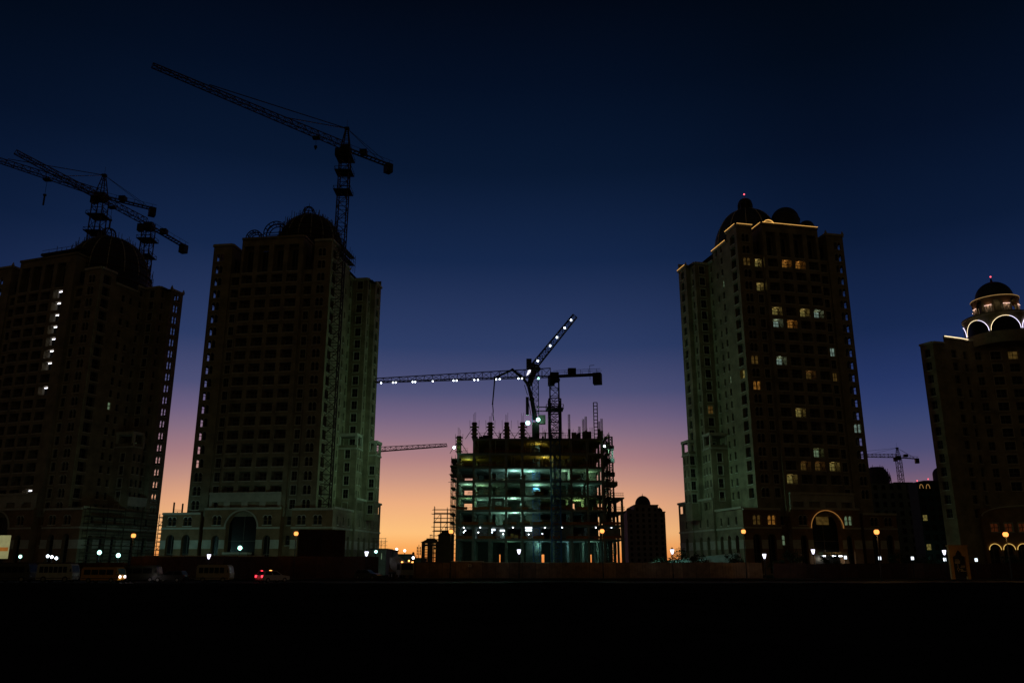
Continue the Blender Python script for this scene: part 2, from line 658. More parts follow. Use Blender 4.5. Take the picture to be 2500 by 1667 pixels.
def tower(name, label, o, rot, m, su, sv, hm, hc, hw, hl, hr, terr, row0, pitch, nrow, mainc, lit, stair=()):
    root = thing(name, label, 'tower', (o[0], o[1], 0), rot)
    U = lambda u: m * u * su
    V = lambda v: v * sv
    P = lambda u, v, z: (U(u), V(v), z)
    rows = {k: row0 - pitch * k for k in range(-3, nrow + 1)}
    wb, pb, rb, cb, sb = MB(), MB(), MB(), MB(), MB()
    wins, bals, rails = [], [], []
    h = 2.1
    lib = {}

    def winmesh(kind, w, hh, litk=None, dep=0.35):
        key = (kind, w, hh, litk, dep)
        if key not in lib:
            pane = None if kind == 'open2' else LIT[litk] if litk else M_GLASS
            if kind in ('dbl', 'open2'):
                lib[key] = dbl_mb(w, hh, dep, pane)
            elif kind == 'bal':
                lib[key] = balcony_mb(w, hh, dep, pane, M_WALL if w < 2.9 else M_WALL)
            else:
                lib[key] = win_mb(w, hh, dep, pane, 1 if w > 1 else 0, 1, True, kind == 'hood')
        return key, lib[key]

    def seg(A, B, inw, z0, z1, specs, matr=M_WALL, mb=None):
        """specs: (centre in metres from A, z bottom, kind, w, h, lit, depth)"""
        ops = []
        Av, Bv = Vector((U(A[0]), V(A[1]))), Vector((U(B[0]), V(B[1])))
        d = (Bv - Av).normalized()
        rz = math.atan2(-inw[0], inw[1])
        for c, zb, kind, w, hh, lt, dep in specs:
            if c - w / 2 < 0.05 or c + w / 2 > (Bv - Av).length - 0.05 or zb < z0 + 0.02 or zb + hh > z1 - 0.02:
                continue
            q = Av + d * c
            if kind == 'dbl' or kind == 'open2':
                g2 = 0.09
                ops.append((c - w / 2, c - g2, zb, zb + hh, dep, True))
                ops.append((c + g2, c + w / 2, zb, zb + hh, dep, True))
            elif kind in ('arch',):
                ops.append((c - w / 2, c + w / 2, zb, zb + hh, dep, True))
            else:
                ops.append((c - w / 2, c + w / 2, zb, zb + hh, dep, False))
            if kind == 'open':
                continue
            if kind == 'arch':
                key, b_ = winmesh('win', w, hh, lt, dep)
                wins.append((key, b_, (q.x, q.y, zb), rz))
            elif kind == 'bal':
                key, b_ = winmesh('bal', w, hh, lt, dep)
                bals.append((key, b_, (q.x, q.y, zb), rz))
                rk = ('rail', w)
                if rk not in lib:
                    lib[rk] = rail_mb(w)
                rails.append((rk, lib[rk], (q.x, q.y, zb), rz))
                if lt:
                    p = Vector((q.x, q.y)) + Vector(inw) * dep * 0.55
                    light('balcony_lamp', 'POINT', (p.x, p.y, zb + hh - 0.35), LCOL[lt], 3 if lt in 'dg' else 8, root, 0.12)
            else:
                key, b_ = winmesh(kind, w, hh, lt, dep)
                wins.append((key, b_, (q.x, q.y, zb), rz))
        wall(mb or wb, tuple(Av), tuple(Bv), z0, z1, inw, ops, matr)

    def band(A, B, z, hh, pr, mtr=M_TRIM, out=None, gaps=()):
        Av, Bv = Vector((U(A[0]), V(A[1]), 0)), Vector((U(B[0]), V(B[1]), 0))
        Ln = (Bv - Av).length
        d = (Bv - Av) / Ln
        o_ = Vector((*out, 0))
        cuts = [0.0]
        for c, w in sorted(gaps):
            cuts += [c - w / 2, c + w / 2]
        cuts.append(Ln)
        for a0, a1 in zip(cuts[0::2], cuts[1::2]):
            if a1 - a0 < 0.05:
                continue
            p, q = Av + d * a0, Av + d * a1
            n_ = -o_ * 0.05
            (cb if z > 40 else sb).hexa([(p + n_) + Vector((0, 0, z)), (q + n_) + Vector((0, 0, z)), q + o_ * pr + Vector((0, 0, z)), p + o_ * pr + Vector((0, 0, z)),
                     (p + n_) + Vector((0, 0, z + hh)), (q + n_) + Vector((0, 0, z + hh)), q + o_ * pr + Vector((0, 0, z + hh)), p + o_ * pr + Vector((0, 0, z + hh))], mtr)

    F, I_, O_ = (0, 1), (m, 0), (-m, 0)      # inward for the front, for the lit side face, and for the far side
    zb0 = 13.0
    def colspec(uc, u0, kind, w, rws, col, hh=h, dep=0.35, lowkind=None, lowfrom=99):
        out = []
        for k in rws:
            kk, ww, dd = kind, w, dep
            if k >= lowfrom:
                kk, ww, dd = lowkind
            lt = lit.get((col, k))
            out.append(((uc - u0) * su, rows[k] - hh / 2, kk, ww, hh, lt, dd))
        return out
    allr = range(-3, nrow + 1)
    mainr = range(0, nrow)
    # front
    seg((0, 0), (4.3, 0), F, zb0, hc, colspec(2.3, 0, 'dbl', 1.9, allr, 1))
    seg((4.3, .4), (6.9, .4), F, zb0, terr, colspec(5.6, 4.3, 'bal', 1.9, range(0, nrow + 1), 2, dep=1.3, lowkind=('hood', 1.3, .35), lowfrom=3))
    sp = []
    for i, uc in enumerate(mainc):
        w = 2.7 * min(su, 1.1)
        sp += [((uc - 6.9) * su, rows[k] - h / 2, 'open' if (i == 0 and k in stair) else 'bal', w, h, lit.get(('m%d' % i, k)), 1.4) for k in mainr]
        sp.append(((uc - 6.9) * su, rows[0] + 1.8, 'bal', w * .95, hm - 2.2 - rows[0] - 1.8, None, 1.6))
    seg((6.9, -.5), (22.5, -.5), F, zb0, hm, sp)
    seg((22.5, .4), (25.2, .4), F, zb0, terr, colspec(23.85, 22.5, 'bal', 1.9, range(0, nrow + 1), 7, dep=1.3, lowkind=('hood', 1.3, .35), lowfrom=3))
    wing = []
    for k in allr:
        lt = lit.get((8, k))
        wing.append(((28.2 - 25.2) * su, rows[k] - h / 2, 'dbl' if (lt or k > nrow - 3) else 'open2', 1.9, h, lt, .35))
    seg((25.2, 0), (30, 0), F, zb0, hw, wing)
    # small returns between the planes of the front
    for u, v0, v1, z1, inw in ((4.3, 0, .4, terr, O_), (6.9, -.5, .4, terr, I_), (22.5, -.5, .4, terr, O_), (25.2, 0, .4, terr, I_)):
        seg((u, v0), (u, v1), inw, zb0, z1, [])
    for u, v0, v1, z1, inw in ((4.3, 0, 5.5, hc, O_), (6.9, -.5, 5.5, hm, I_), (22.5, -.5, 5.5, hm, O_), (25.2, 0, 5.5, hw, I_)):
        seg((u, v0), (u, v1), inw, terr, z1, [((v1 - v0) * sv / 2, terr + 1.2, 'win', 1.6, 3.2, None, .35)])
    seg((4.3, 5.5), (6.9, 5.5), F, terr, hl, [])
    seg((22.5, 5.5), (25.2, 5.5), F, terr, hl, [])
    # side face towards the building site
    ss = []
    for k in allr:
        ss.append((2.4 * sv, rows[k] - 1.15, 'win', 2.3, 2.3, lit.get(('s0', k)), .8))
    seg((0, 0), (0, 5.3), I_, zb0, hc, ss)
    ss = [((8.7 - 5.3) * sv, rows[k] - .9, 'win', .9, 1.8, lit.get(('s1', k)), .3) for k in allr] + \
         [((11.4 - 5.3) * sv, rows[k] - .9, 'win', .8, 1.7, lit.get(('s2', k)), .3) for k in allr if k % 2 == 0 or k > 4]
    seg((0, 5.3), (0, 13.4), I_, zb0, hl, ss)
    seg((0, 13.4), (0, 16.3), I_, zb0, hr, [(1.5 * sv, rows[k] - .9, 'win', .8, 1.8, None, .3) for k in allr])
    # rear wing
    seg((-4, 16.3), (0, 16.3), F, zb0, hr, [(2 * su, rows[k] - h / 2, 'hood', 1.5, h, lit.get(('r0', k)), .35) for k in allr])
    seg((-4, 16.3), (-4, 19.2), I_, zb0, hr, [(1.45 * sv, rows[k] - .9, 'win', .8, 1.8, None, .3) for k in allr])
    seg((-5.2, 19.2), (-4, 19.2), F, zb0, hr, [])
    seg((-5.2, 19.2), (-5.2, 24), I_, zb0, hr, [(2.4 * sv, rows[k] - h / 2, 'open2' if stair else 'win', 1.8, h, None, .4) for k in allr])
    # far side and back
    seg((30, 0), (30, 24), O_, 0, hw, [(1.9 * sv, rows[k] - 1.0, 'open', 2.2, 2.0, None, .35) for k in allr])
    seg((-5.2, 24), (30, 24), (0, -1), 0, hl, [(2.0 * su, rows[k] - .3, 'open', 2.4, 2.3, None, .3) for k in allr] if stair else [])
    # stacked stair lights
    if stair:
        uc = mainc[0]
        w = 2.7 * min(su, 1.1)
        for k in stair:
            z = rows[k] - h / 2
            x = U(uc)
            b = MB()
            b.box((x - w / 2 - .3, V(-.5) + 1.7, z - .2), (x + w / 2 + .3, V(-.5) + 1.8, z + h + .2), M_BLACK)
            b.box((x - w / 2 - .02, V(-.5) + 1.15, z), (x - w / 2 + .12, V(-.5) + 1.68, z + h), M_TRIM)
            b.box((x - .1, V(-.5) + .5, z + h - .42), (x + w / 2 - .15, V(-.5) + .62, z + h - .22), E_TUBE)
            b.build('stair_light', root)
            light('stair_lamp', 'POINT', (x + .3, V(-.5) + .85, z + h - .6), (.95, 1, .85), 1.0, root, .1)
    # roofs and cornices
    for u0, u1, v0, v1, z in ((0, 4.3, 0, 5.4, hc), (4.3, 6.9, .4, 5.5, terr), (6.9, 22.5, -.5, 5.5, hm), (22.5, 25.2, .4, 5.5, terr), (25.2, 30, 0, 5.5, hw),
                              (0, 30, 5.4, 24, hl - .3), (-5.2, 0, 16.3, 24, hr - .3)):
        rb.face([P(u0, v0, z - .25), P(u1, v0, z - .25), P(u1, v1, z - .25), P(u0, v1, z - .25)], M_ROOF)
    fo, so = (0, -1), (-m, 0)
    for A, B, z, ou in (((0, 0), (4.3, 0), hc, fo), ((6.9, -.5), (22.5, -.5), hm, fo), ((25.2, 0), (30, 0), hw, fo), ((0, 0), (0, 5.3), hc, so),
                        ((0, 5.3), (0, 13.4), hl, so), ((0, 13.4), (0, 16.3), hr, so), ((-4, 16.3), (0, 16.3), hr, fo), ((-5.2, 19.2), (-5.2, 24), hr, so),
                        ((-4, 16.3), (-4, 19.2), hr, so), ((6.9, -.5), (6.9, 5.5), hm, so), ((25.2, 0), (25.2, 5.5), hw, so), ((30, 0), (30, 5.5), hw, (m, 0))):
        band(A, B, z - .5, .55, .38, M_TRIM if z != hm else M_WALL, ou)
    for u, v, z in ((25.2, 0, hw), (30, 0, hw), (-5.2, 24, hr), (-5.2, 19.2, hr)):
        x, y, _ = P(u, v, z)
        if m < 0 and not stair:
            continue
        fb = MB()
        fb.hexa([(x - .3, y - .3, z), (x + .3, y - .3, z), (x + .3, y + .3, z), (x - .3, y + .3, z), (x - .05, y - .05, z + 1.0), (x + .05, y - .05, z + 1.0), (x + .05, y + .05, z + 1.0), (x - .05, y + .05, z + 1.0)], M_TRIM)
        fb.build('finial', root)
    # pavilions low on the rear wing
    for u0, u1, v0, v1, zt, matr in ((-4.6, 0, 12.5, 16.3, 30.2, M_WALL), (-7.0, -5.2, 20, 24, 29.4, M_WALL))[:1 if stair else 2]:
        seg((u0, v0), (u1, v0), F, zb0, zt, [((u1 - u0) * su / 2, rows[k] - h / 2, 'hood', 1.3, h, None, .35) for k in allr])
        seg((u0, v0), (u0, v1), I_, zb0, zt, [((v1 - v0) * sv * q, rows[k] - .9, 'win', .7, 1.8, None, .3) for k in allr for q in (.27, .73)])
        rb.face([P(u0, v0, zt), P(u1, v0, zt), P(u1, v1, zt), P(u0, v1, zt)], M_ROOF)
        for A, B, ou in (((u0, v0), (u1, v0), fo), ((u0, v0), (u0, v1), so)):
            band(A, B, zt - .3, .4, .3, M_TRIM, ou)
            band(A, B, zt + .1, .7, -.02, M_WALL, ou)
        fb = MB()
        for u, v in ((u0, v0), (u1 - .25, v0), (u0, v1 - .3)):
            x, y, _ = P(u, v, 0)
            fb.box((min(x, x + m * .6), y + .03, zt), (max(x, x + m * .6), y + .6, zt + 3.0), M_TRIM)
        a, c = P(u0, v0, 0), P(u1, v1, 0)
        fb.box((min(a[0], c[0]) - .3, a[1] - .3, zt + 2.98), (max(a[0], c[0]) + .3 * (u1 < -1), c[1], zt + 3.7), M_TRIM)
        fb.build('pavilion_roof', root)
    # podium
    BR = M_BRICK
    a = [((u + 4.3) * su, .4, 'arch', 2.0, 8.6, None, .9) for u in (-1.2, 2.5)] + [((u + 4.3) * su, 11.1, 'dbl', 2.0, 2.1, lit.get(('p', i)), .4) for i, u in enumerate((-.9, 2.8))]
    yl = -.8 / sv
    seg((-4.3, yl), (5, yl), F, 0, 14.7, a, BR, pb)
    seg((5, .6), (7.3, .6), F, 0, 14.7, [(1.15 * su, 11.1, 'arch', .9, 2.0, None, .3), (1.15 * su, 6.6, 'arch', .9, 2.2, lit.get(('p', 5)), .3)], BR, pb)
    yb = -1.4 / sv
    ub = lambda u: (u - 7.3) * su
    seg((7.3, yb), (25, yb), F, 0, 14.9, [(ub(16.2), .3, 'open', .1, .2, None, .1), (ub(10.2), .4, 'arch', 1.8, 8.4, None, .9), (ub(22), .4, 'arch', 1.8, 8.4, None, .9),
        (ub(10.3), 11.1, 'dbl', 2.0, 2.1, None, .4), (ub(22), 11.1, 'dbl', 2.0, 2.1, lit.get(('p', 3)), .4), (ub(16.2), 1.0, 'arch', 7.4, 13.1, None, 1.6)], BR, pb)
    seg((7.8, -.9 / sv), (24.5, -.9 / sv), F, 14.7, 18.4, [((i + .5) * 16.7 * su / 4, 14.85, 'open', 2.9, 1.5, None, 1.2) for i in range(4)], M_TRIM, pb)
    rb.face([P(7.3, yb, 14.9), P(25, yb, 14.9), P(25, 1, 14.9), P(7.3, 1, 14.9)], M_ROOF)
    rb.face([P(7.8, -.9 / sv, 18.3), P(24.5, -.9 / sv, 18.3), P(24.5, 1, 18.3), P(7.8, 1, 18.3)], M_ROOF)
    seg((25, .6), (26.2, .6), F, 0, 14, [], BR, pb)
    seg((26.2, yl), (35.2, yl), F, 0, 13.9, [((u - 26.2) * su, .4, 'arch', 2.0, 8.6, None, .9) for u in (29.2, 32.9)] +
        [((u - 26.2) * su, 11.0, 'dbl', 2.0, 2.0, None, .4) for u in (29.2, 32.9)], BR, pb)
    for u, v0, v1, z1, inw in ((5, yl, .6, 14.7, O_), (7.3, yb, .6, 14.9, I_), (25, yb, .6, 14.9, O_), (26.2, yl, .6, 13.9, I_), (35.2, yl, 20, 13.9, O_),
                               (7.8, -.9 / sv, 0, 18.4, I_), (24.5, -.9 / sv, 0, 18.4, O_)):
        seg((u, v0), (u, v1), inw, 0 if z1 < 18 else 14.7, z1, [], BR if z1 < 18 else M_TRIM, pb)
    sidearch = [((v - yl) * sv, .4, 'arch', 1.6, 8.4, lit.get(('q', i)), .9) for i, v in enumerate((2.6, 6.4, 10.2))] + [((v - yl) * sv, 11.2, 'win', .8, 1.8, None, .3) for v in (2.5, 6.3, 10.0)]
    seg((-4.3, yl), (-4.3, 12.6), I_, 0, 15, sidearch, M_WALL, pb)
    seg((-4.9, 12.6), (-4.3, 12.6), F, 0, 15, [], M_WALL, pb)
    seg((-4.9, 12.6), (0, 12.6), F, 15, 18.0, [], M_WALL, pb)
    vs = (16.1, 20.2) if stair else (16.1, 20.2, 24.3, 28.5)
    ve = 24 if stair else 33
    seg((-4.9, 12.6), (-4.9, ve), I_, 0, 18.0, [((v - 12.6) * sv, .4, 'arch', 1.6, 8.4, None, .9) for v in vs] + [((v - 12.6) * sv, 11.2, 'win', .8, 1.8, lit.get(('r', i)), .3) for i, v in enumerate(vs)] +
        [((v - 12.6) * sv, 15.2, 'open', 2.5, 1.9, None, .5) for v in (14.6,) + vs + (31.6,)], M_WALL, pb)
    for u0, u1, v0, v1, z in ((-4.3, 5, yl, 12.6, 14.4), (26.2, 35.2, yl, 20, 13.7), (-4.9, 0, 12.6, ve, 17.9), (5, 7.3, .6, 2, 14.5), (-4.9, 0, 12.6, ve, 14.9)):
        rb.face([P(u0, v0, z), P(u1, v0, z), P(u1, v1, z), P(u0, v1, z)], M_ROOF)
    g1 = [((u + 4.3) * su, 2.1) for u in (-1.2, 2.5)]
    g2 = [(ub(10.2), 1.9), (ub(16.2), 7.5), (ub(22), 1.9)]
    g3 = [((u - 26.2) * su, 2.1) for u in (29.2, 32.9)]
    g4 = [((v - yl) * sv, 1.7) for v in (2.6, 6.4, 10.2)]
    g5 = [((v - 12.6) * sv, 1.7) for v in vs]
    for A, B, ou, gp, top in (((-4.3, yl), (5, yl), fo, g1, 14.7), ((7.3, yb), (25, yb), fo, g2, 14.9), ((26.2, yl), (35.2, yl), fo, g3, 13.9),
                              ((-4.3, yl), (-4.3, 12.6), so, g4, 15), ((-4.9, 12.6), (-4.9, ve), so, g5, 18)):
        band(A, B, top - .4, .5, .35, M_TRIM, ou)
        band(A, B, 10.2, .4, .2, M_TRIM, ou, [q for q in gp if q[1] > 5])
        band(A, B, 7.5, .25, .12, M_TRIM, ou, gp)
        band(A, B, 5.8, .25, .12, M_TRIM, ou, gp)
        band(A, B, 6.05, 1.45, .05, M_TRIM, ou, gp)
    band((7.8, -.9 / sv), (24.5, -.9 / sv), 18.0, .5, .3, M_TRIM, fo)
    if m > 0:
        pass
    if stair:
        band((-4.9, 12.6), (-4.9, ve), 15.9, 2.0, .25, M_TRIM, so)
    # ring round the great arch
    ring = [(U(16.2) + 4.0 * math.cos(PI * i / 16), V(yb) - .1, 10.4 + 4.0 * math.sin(PI * i / 16)) for i in range(17)]
    rg = MB()
    rg.path(ring, .2, M_TRIM)
    rg.build('arch_trim', root)
    canopy = MB()
    canopy.box((U(16.2) - 3.0, V(yb) - 2.2, 4.6), (U(16.2) + 3.0, V(yb) + .3, 5.0), M_TRIM)
    canopy.box((U(16.2) - 2.9, V(yb) - 2.1, 4.35), (U(16.2) + 2.9, V(yb) - .1, 4.6), M_WALL)
    canopy.build('entrance_canopy', root)
    wb.build('wall', root)
    pb.build('podium', root)
    rb.build('roof', root)
    cb.build('cornice', root)
    sb.build('string_course', root)
    place_parts('window', wins, root, 100)
    place_parts('balcony', bals, root, 100)
    place_parts('railing', rails, root, 100)
    return root, P, rows


def dome_profile(r, z0, z1, rt, n=12):
    a = math.acos(min(1, rt / r))
    return [(r * math.cos(a * i / n), z0 + (z1 - z0) * math.sin(a * i / n) / math.sin(a)) for i in range(n + 1)]


def lantern(root, c, r, z0, z1, zt, beacon=True, cage=False):
    b = MB()
    b.lathe((c[0], c[1], 0), [(r * 1.15, z0 - .1), (r * 1.15, z0 + .25), (r * 1.02, z0 + .25)], M_DOME, 16)
    for i in range(8):
        t = 2 * PI * (i + .5) / 8
        p = (c[0] + r * math.cos(t), c[1] + r * math.sin(t))
        b.tube((*p, z0), (*p, z1), .15 if cage else .28, M_DOME)
    if not cage:
        b.lathe((c[0], c[1], 0), [(r * .8, z0), (r * .8, z1)], M_DOME, 16)
        b.lathe((c[0], c[1], 0), [(r * 1.1, z1)] + dome_profile(r * 1.1, z1, zt, .06, 8), M_DOME, 16)
    else:
        for k in range(8):
            t = 2 * PI * (k + .5) / 8
            pts = [(c[0] + r * math.cos(q) * math.cos(t), c[1] + r * math.cos(q) * math.sin(t), z1 + (zt - z1) * math.sin(q)) for q in [PI / 2 * i / 6 for i in range(7)]]
            b.path(pts, .14, M_DOME)
        for zz in (z0 + (z1 - z0) * .5, z1):
            b.path([(c[0] + r * math.cos(t), c[1] + r * math.sin(t), zz) for t in [2 * PI * i / 16 for i in range(17)]], .1, M_DOME)
    b.tube((c[0], c[1], zt - .2), (c[0], c[1], zt + 1.1), .1, M_DOME, 6, .03)
    b.build('lantern', root)
    if beacon:
        b = MB()
        b.ball((c[0], c[1], zt + 1.25), .22, E_RED, 8, 6)
        b.build('beacon', root)


def dome(root, c, r, z0, z1, rt, drum=0, ribs=0, smooth=True, name='dome'):
    b = MB()
    prof = ([(r * 1.03, z0 - drum), (r * 1.03, z0 - .4), (r * 1.06, z0 - .4), (r * 1.06, z0)] if drum else []) + dome_profile(r, z0, z1, rt)
    b.lathe((c[0], c[1], 0), prof, M_DOME, 40)
    ob = b.build(name, root)
    if ribs:
        b = MB()
        pr = dome_profile(r * 1.012, z0, z1, rt)
        for k in range(ribs):
            t = 2 * PI * k / ribs
            b.path([(c[0] + q * math.cos(t), c[1] + q * math.sin(t), z) for q, z in pr], .14, M_TRIM)
        b.build('dome_rib', root)
    return ob


# ---- finished tower on the right, with lit flats
LIT3 = {(1, 0): 'd', (2, 0): 'y', ('m1', 0): 'o', ('m2', 0): 'o', (2, 2): 'y', ('m0', 4): 'y', ('m2', 4): 'y', ('m3', 4): 'b', ('m0', 5): 'b', ('m1', 5): 'o',
        (1, 8): 'd', ('m0', 8): 'b', (7, 7): 'b', ('m2', 9): 'd', (7, 9): 'd', (1, 10): 'o', ('m1', 12): 'y', ('m2', 15): 'g', ('m1', 16): 'd', ('m2', 16): 'd',
        ('m3', 16): 'y', ('m0', 17): 'y', (8, 13): 'b', ('p', 0): 'd', ('p', 1): 'o', ('p', 3): 'g', ('r', 2): 'y', ('s1', 1): 'g', ('s1', 9): 'g', ('s0', 9): 'y', ('r0', 11): 'd', ('p', 5): 'g'}
T3, P3, R3 = tower('apartment_tower', 'tall domed tower with yellow and white lit flats and gold light strips along its roofline', (56.28, 190), R(12.5), 1, 1, 1,
                   85.6, 84.8, 84.6, 82.6, 80.4, 77.3, 75.1, 3.15, 18, (9.1, 12.95, 16.7, 20.55), LIT3)
dome(T3, P3(11, 14, 0), 8.8, 84.3, 95.7, 1.9, 4.5, 12)
lantern(T3, P3(11, 14, 0), 1.75, 95.6, 97.6, 99.4)
dome(T3, P3(19, 8, 0), 3.6, 91, 94.6, .1, 6)
dome(T3, P3(25.2, 8, 0), 2.0, 89.6, 91.5, .1, 8)
LP = [(P3(6.9, -.5, 0), P3(22.5, -.5, 0), 85.75), (P3(6.9, -.5, 0), P3(6.9, 4.4, 0), 85.75), (P3(0, 0, 0), P3(4.3, 0, 0), 84.95), (P3(0, 0, 0), P3(0, 5.3, 0), 84.95),
      (P3(0, 5.6, 0), P3(0, 13.4, 0), 82.75), (P3(-5.2, 19.2, 0), P3(-5.2, 24, 0), 80.6)]
for a, b, z in LP:
    dx = Vector((b[0] - a[0], b[1] - a[1], 0)).normalized()
    o = Vector((dx.y, -dx.x, 0))
    if o.y > .5 or o.x > .5:
        o = -o
    o = o * .42
    strip_mb([(a[0] + o.x, a[1] + o.y, z), (b[0] + o.x, b[1] + o.y, z)], .055, E_GOLD).build('light_strip', T3)
c = P3(10.2, 2, 0)
b = MB()
b.lathe((0, 0, 0), [(1.75, -.3), (1.75, .3), (1e-3, .3)], M_WALL, 24, 0, PI)
gb = b.build('gable', T3)
gb.location = (c[0], c[1], 85.9)
gb.rotation_euler = (PI / 2, 0, 0)
strip_mb([(c[0] + 1.65 * math.cos(PI * i / 12), c[1] - .42, 86.0 + 1.65 * math.sin(PI * i / 12)) for i in range(13)], .1, E_GOLD).build('light_strip', T3)
c = P3(16.2, -1.55, 0)
strip_mb([(c[0] + 4.15 * math.cos(PI * i / 20), c[1] - .25, 10.4 + 4.0 * math.sin(PI * i / 20)) for i in range(21)], .075, emit('dim_gold_strip', (1, .42, .1), .28)).build('light_strip', T3)
for du in (-2.2, .4, 2.0):
    b = MB()
    b.box((c[0] + du - .3, c[1] - 1.2, 4.1), (c[0] + du + .3, c[1] - .8, 4.3), E_WHITE)
    b.build('canopy_light', T3)
light('canopy_lamp', 'POINT', (c[0], c[1] - 1.0, 3.6), (1, .9, .7), 160, T3, .3)
light('canopy_lamp', 'POINT', (c[0], c[1] - 2.6, 5.6), (1, .6, .2), 14, T3, .2)
b = MB()
b.box((c[0] - 2.0, c[1] + 1.0, 11.2), (c[0] + 1.2, c[1] + 1.05, 13.0), LIT['d'])
b.build('entrance_glass', T3)

# ---- scaffolded tower left of the building site
T2, P2, R2 = tower('apartment_tower', 'unlit tower under construction with scaffolded dome and crane mast climbing its right side', (-44.97, 190), R(-8), -1, 1.045, 1.02,
                   82.1, 80.9, 81.0, 78.0, 76.2, 73.2, 71.0, 3.25, 17, (9.3, 13.05, 16.85, 20.6), {})
dome(T2, (-11.0, 12.5, 0), 8.1, 84, 92.6, 3.0, 6.5, 16)
lantern(T2, (-12.0, 12.5), 1.6, 92.8, 94.2, 96.0, False, True)
for u, v, r, z in ((16.8, 3.2, 3.1, 84.9), (21.5, 1.2, 2.1, 82.9)):
    b = MB()
    for dv in (0, 1.6):
        for rr in (r, r * .72):
            b.path([(-u + rr * math.cos(PI * i / 14), v + dv, z + rr * math.sin(PI * i / 14)) for i in range(15)], .14, M_STEEL)
        for i in range(1, 7):
            t = PI * i / 7
            b.tube((-u + r * .72 * math.cos(t), v + dv, z + r * .72 * math.sin(t)), (-u + r * math.cos(t), v + dv, z + r * math.sin(t)), .09, M_STEEL)
        b.tube((-u - r, v + dv, z), (-u + r, v + dv, z), .12, M_STEEL)
        for q in (-1, 1):
            b.tube((-u + q * r, v + dv, 81), (-u + q * r, v + dv, z), .12, M_STEEL)
    for i in range(0, 15, 2):
        t = PI * i / 14
        b.tube((-u + r * math.cos(t), v, z + r * math.sin(t)), (-u + r * math.cos(t), v + 1.6, z + r * math.sin(t)), .08, M_STEEL)
    b.build('arched_rib', T2)


def ring_scaffold(name, label, root, c, r, z0, z1, seed):
    """scaffold standing round a dome: stepped rings of standards and ledgers"""
    rnd = random.Random(seed)
    M = root.matrix_world
    t = thing(name, label, 'scaffold', root.location, root.rotation_euler.z)
    b = MB()
    n = 26
    lv = [0.0, .22, .40, .56, .70, .82, .90, .96]
    for j, f in enumerate(lv):
        rr = r * math.sqrt(1 - f * f) + .75
        z = z0 + (z1 - z0) * f
        zn = z0 + (z1 - z0) * (lv[j + 1] if j + 1 < len(lv) else 1.0)
        for i in range(n):
            a = 2 * PI * (i + .5 * (j % 2)) / n
            p = (c[0] + rr * math.cos(a), c[1] + rr * math.sin(a))
            b.tube((*p, z - 1.4), (*p, zn + rnd.uniform(-.6, 1.4) * (1 if rnd.random() < .7 else 1.6)), .065, M_SCAF)
            if rnd.random() < .5:
                q = 2 * PI * (i + 1) / n
                b.tube((*p, z), (c[0] + rr * math.cos(q), c[1] + rr * math.sin(q), zn + .3), .05, M_SCAF)
        for zz in (z, (z + zn) / 2):
            b.path([(c[0] + rr * math.cos(2 * PI * i / n), c[1] + rr * math.sin(2 * PI * i / n), zz) for i in range(n + 1)], .045, M_SCAF)
        b.lathe((c[0], c[1], 0), [(rr - .55, z - .05), (rr + .15, z - .05), (rr + .15, z + .06)], M_PLANK, n)
    b.build('scaffold_frame', t)
    return t


ring_scaffold('scaffold', 'scaffold ringing the dome of the tower left of the building site', T2, (-11.0, 12.5), 8.1, 82.5, 92.6, 1)
b = MB()
scaffold_mb(b, (.6, 4.2), (.6, 16), 77.5, 81.5, 1.6, 1.5, 2.0, .055, True, 3, 1.2)
t = thing('scaffold', 'ragged scaffold on the roof edge right of the tall crane mast', 'scaffold', T2.location, T2.rotation_euler.z)
b.build('scaffold_frame', t)

# ---- scaffolded tower at the far left
T1, P1, R1 = tower('apartment_tower', 'dark tower under construction at the left with a column of white stair lights', (-101.6, 190), R(-19.5), -1, 1.21, 0.9,
                   78.2, 73.5, 77.5, 71.0, 72.6, 69.5, 67.6, 3.08, 17, (10.6, 14.0, 17.3, 20.6), {('s1', 9): 'g', ('r0', 12): 'g', ('r0', 13): 'd'}, (0, 1, 2, 3, 4, 5, 6, 8, 16))
dome(T1, (-12.0, 13, 0), 10.6, 75.5, 87.4, 2.0, 5, 16)
lantern(T1, (-13.6, 13), 2.0, 87.2, 88.9, 90.9, False, True)
ring_scaffold('scaffold', 'scaffold ringing the dome of the tower with the stair lights', T1, (-12.0, 13), 10.6, 73.5, 87.0, 5)
t = thing('scaffold', 'scaffold and beams on the roof edge above the stair lights', 'scaffold', T1.location, T1.rotation_euler.z)
b = MB()
scaffold_mb(b, (-22, 1.0), (-9, 1.0), 78.0, 80.0, 1.8, 1.6, 1.0, .06, True, 8, 1.0)
for x in (-21.5, -17.0, -13.2):
    b.box((x, .2, 79.2), (x + 2.6, 1.8, 79.8), M_STEEL)
b.build('scaffold_frame', t)
t = thing('scaffold', 'scaffold bays standing along the podium of the tower with the stair lights', 'scaffold', T1.location, T1.rotation_euler.z)
b = MB()
scaffold_mb(b, (6.6, 0), (6.6, 21), 0, 14.5, 1.4, 5.2, 1.7, .07, True, 9, .8)
b.build('scaffold_frame', t)
t = thing('scaffold', 'scaffold against the sunset between the two unlit towers', 'scaffold', (-83.4, 197, 0), R(-10))
b = MB()
scaffold_mb(b, (0, 0), (3.6, 0), 0, 13, 1.4, 1.5, 1.9, .09, True, 10, 1.2)
b.build('scaffold_frame', t)

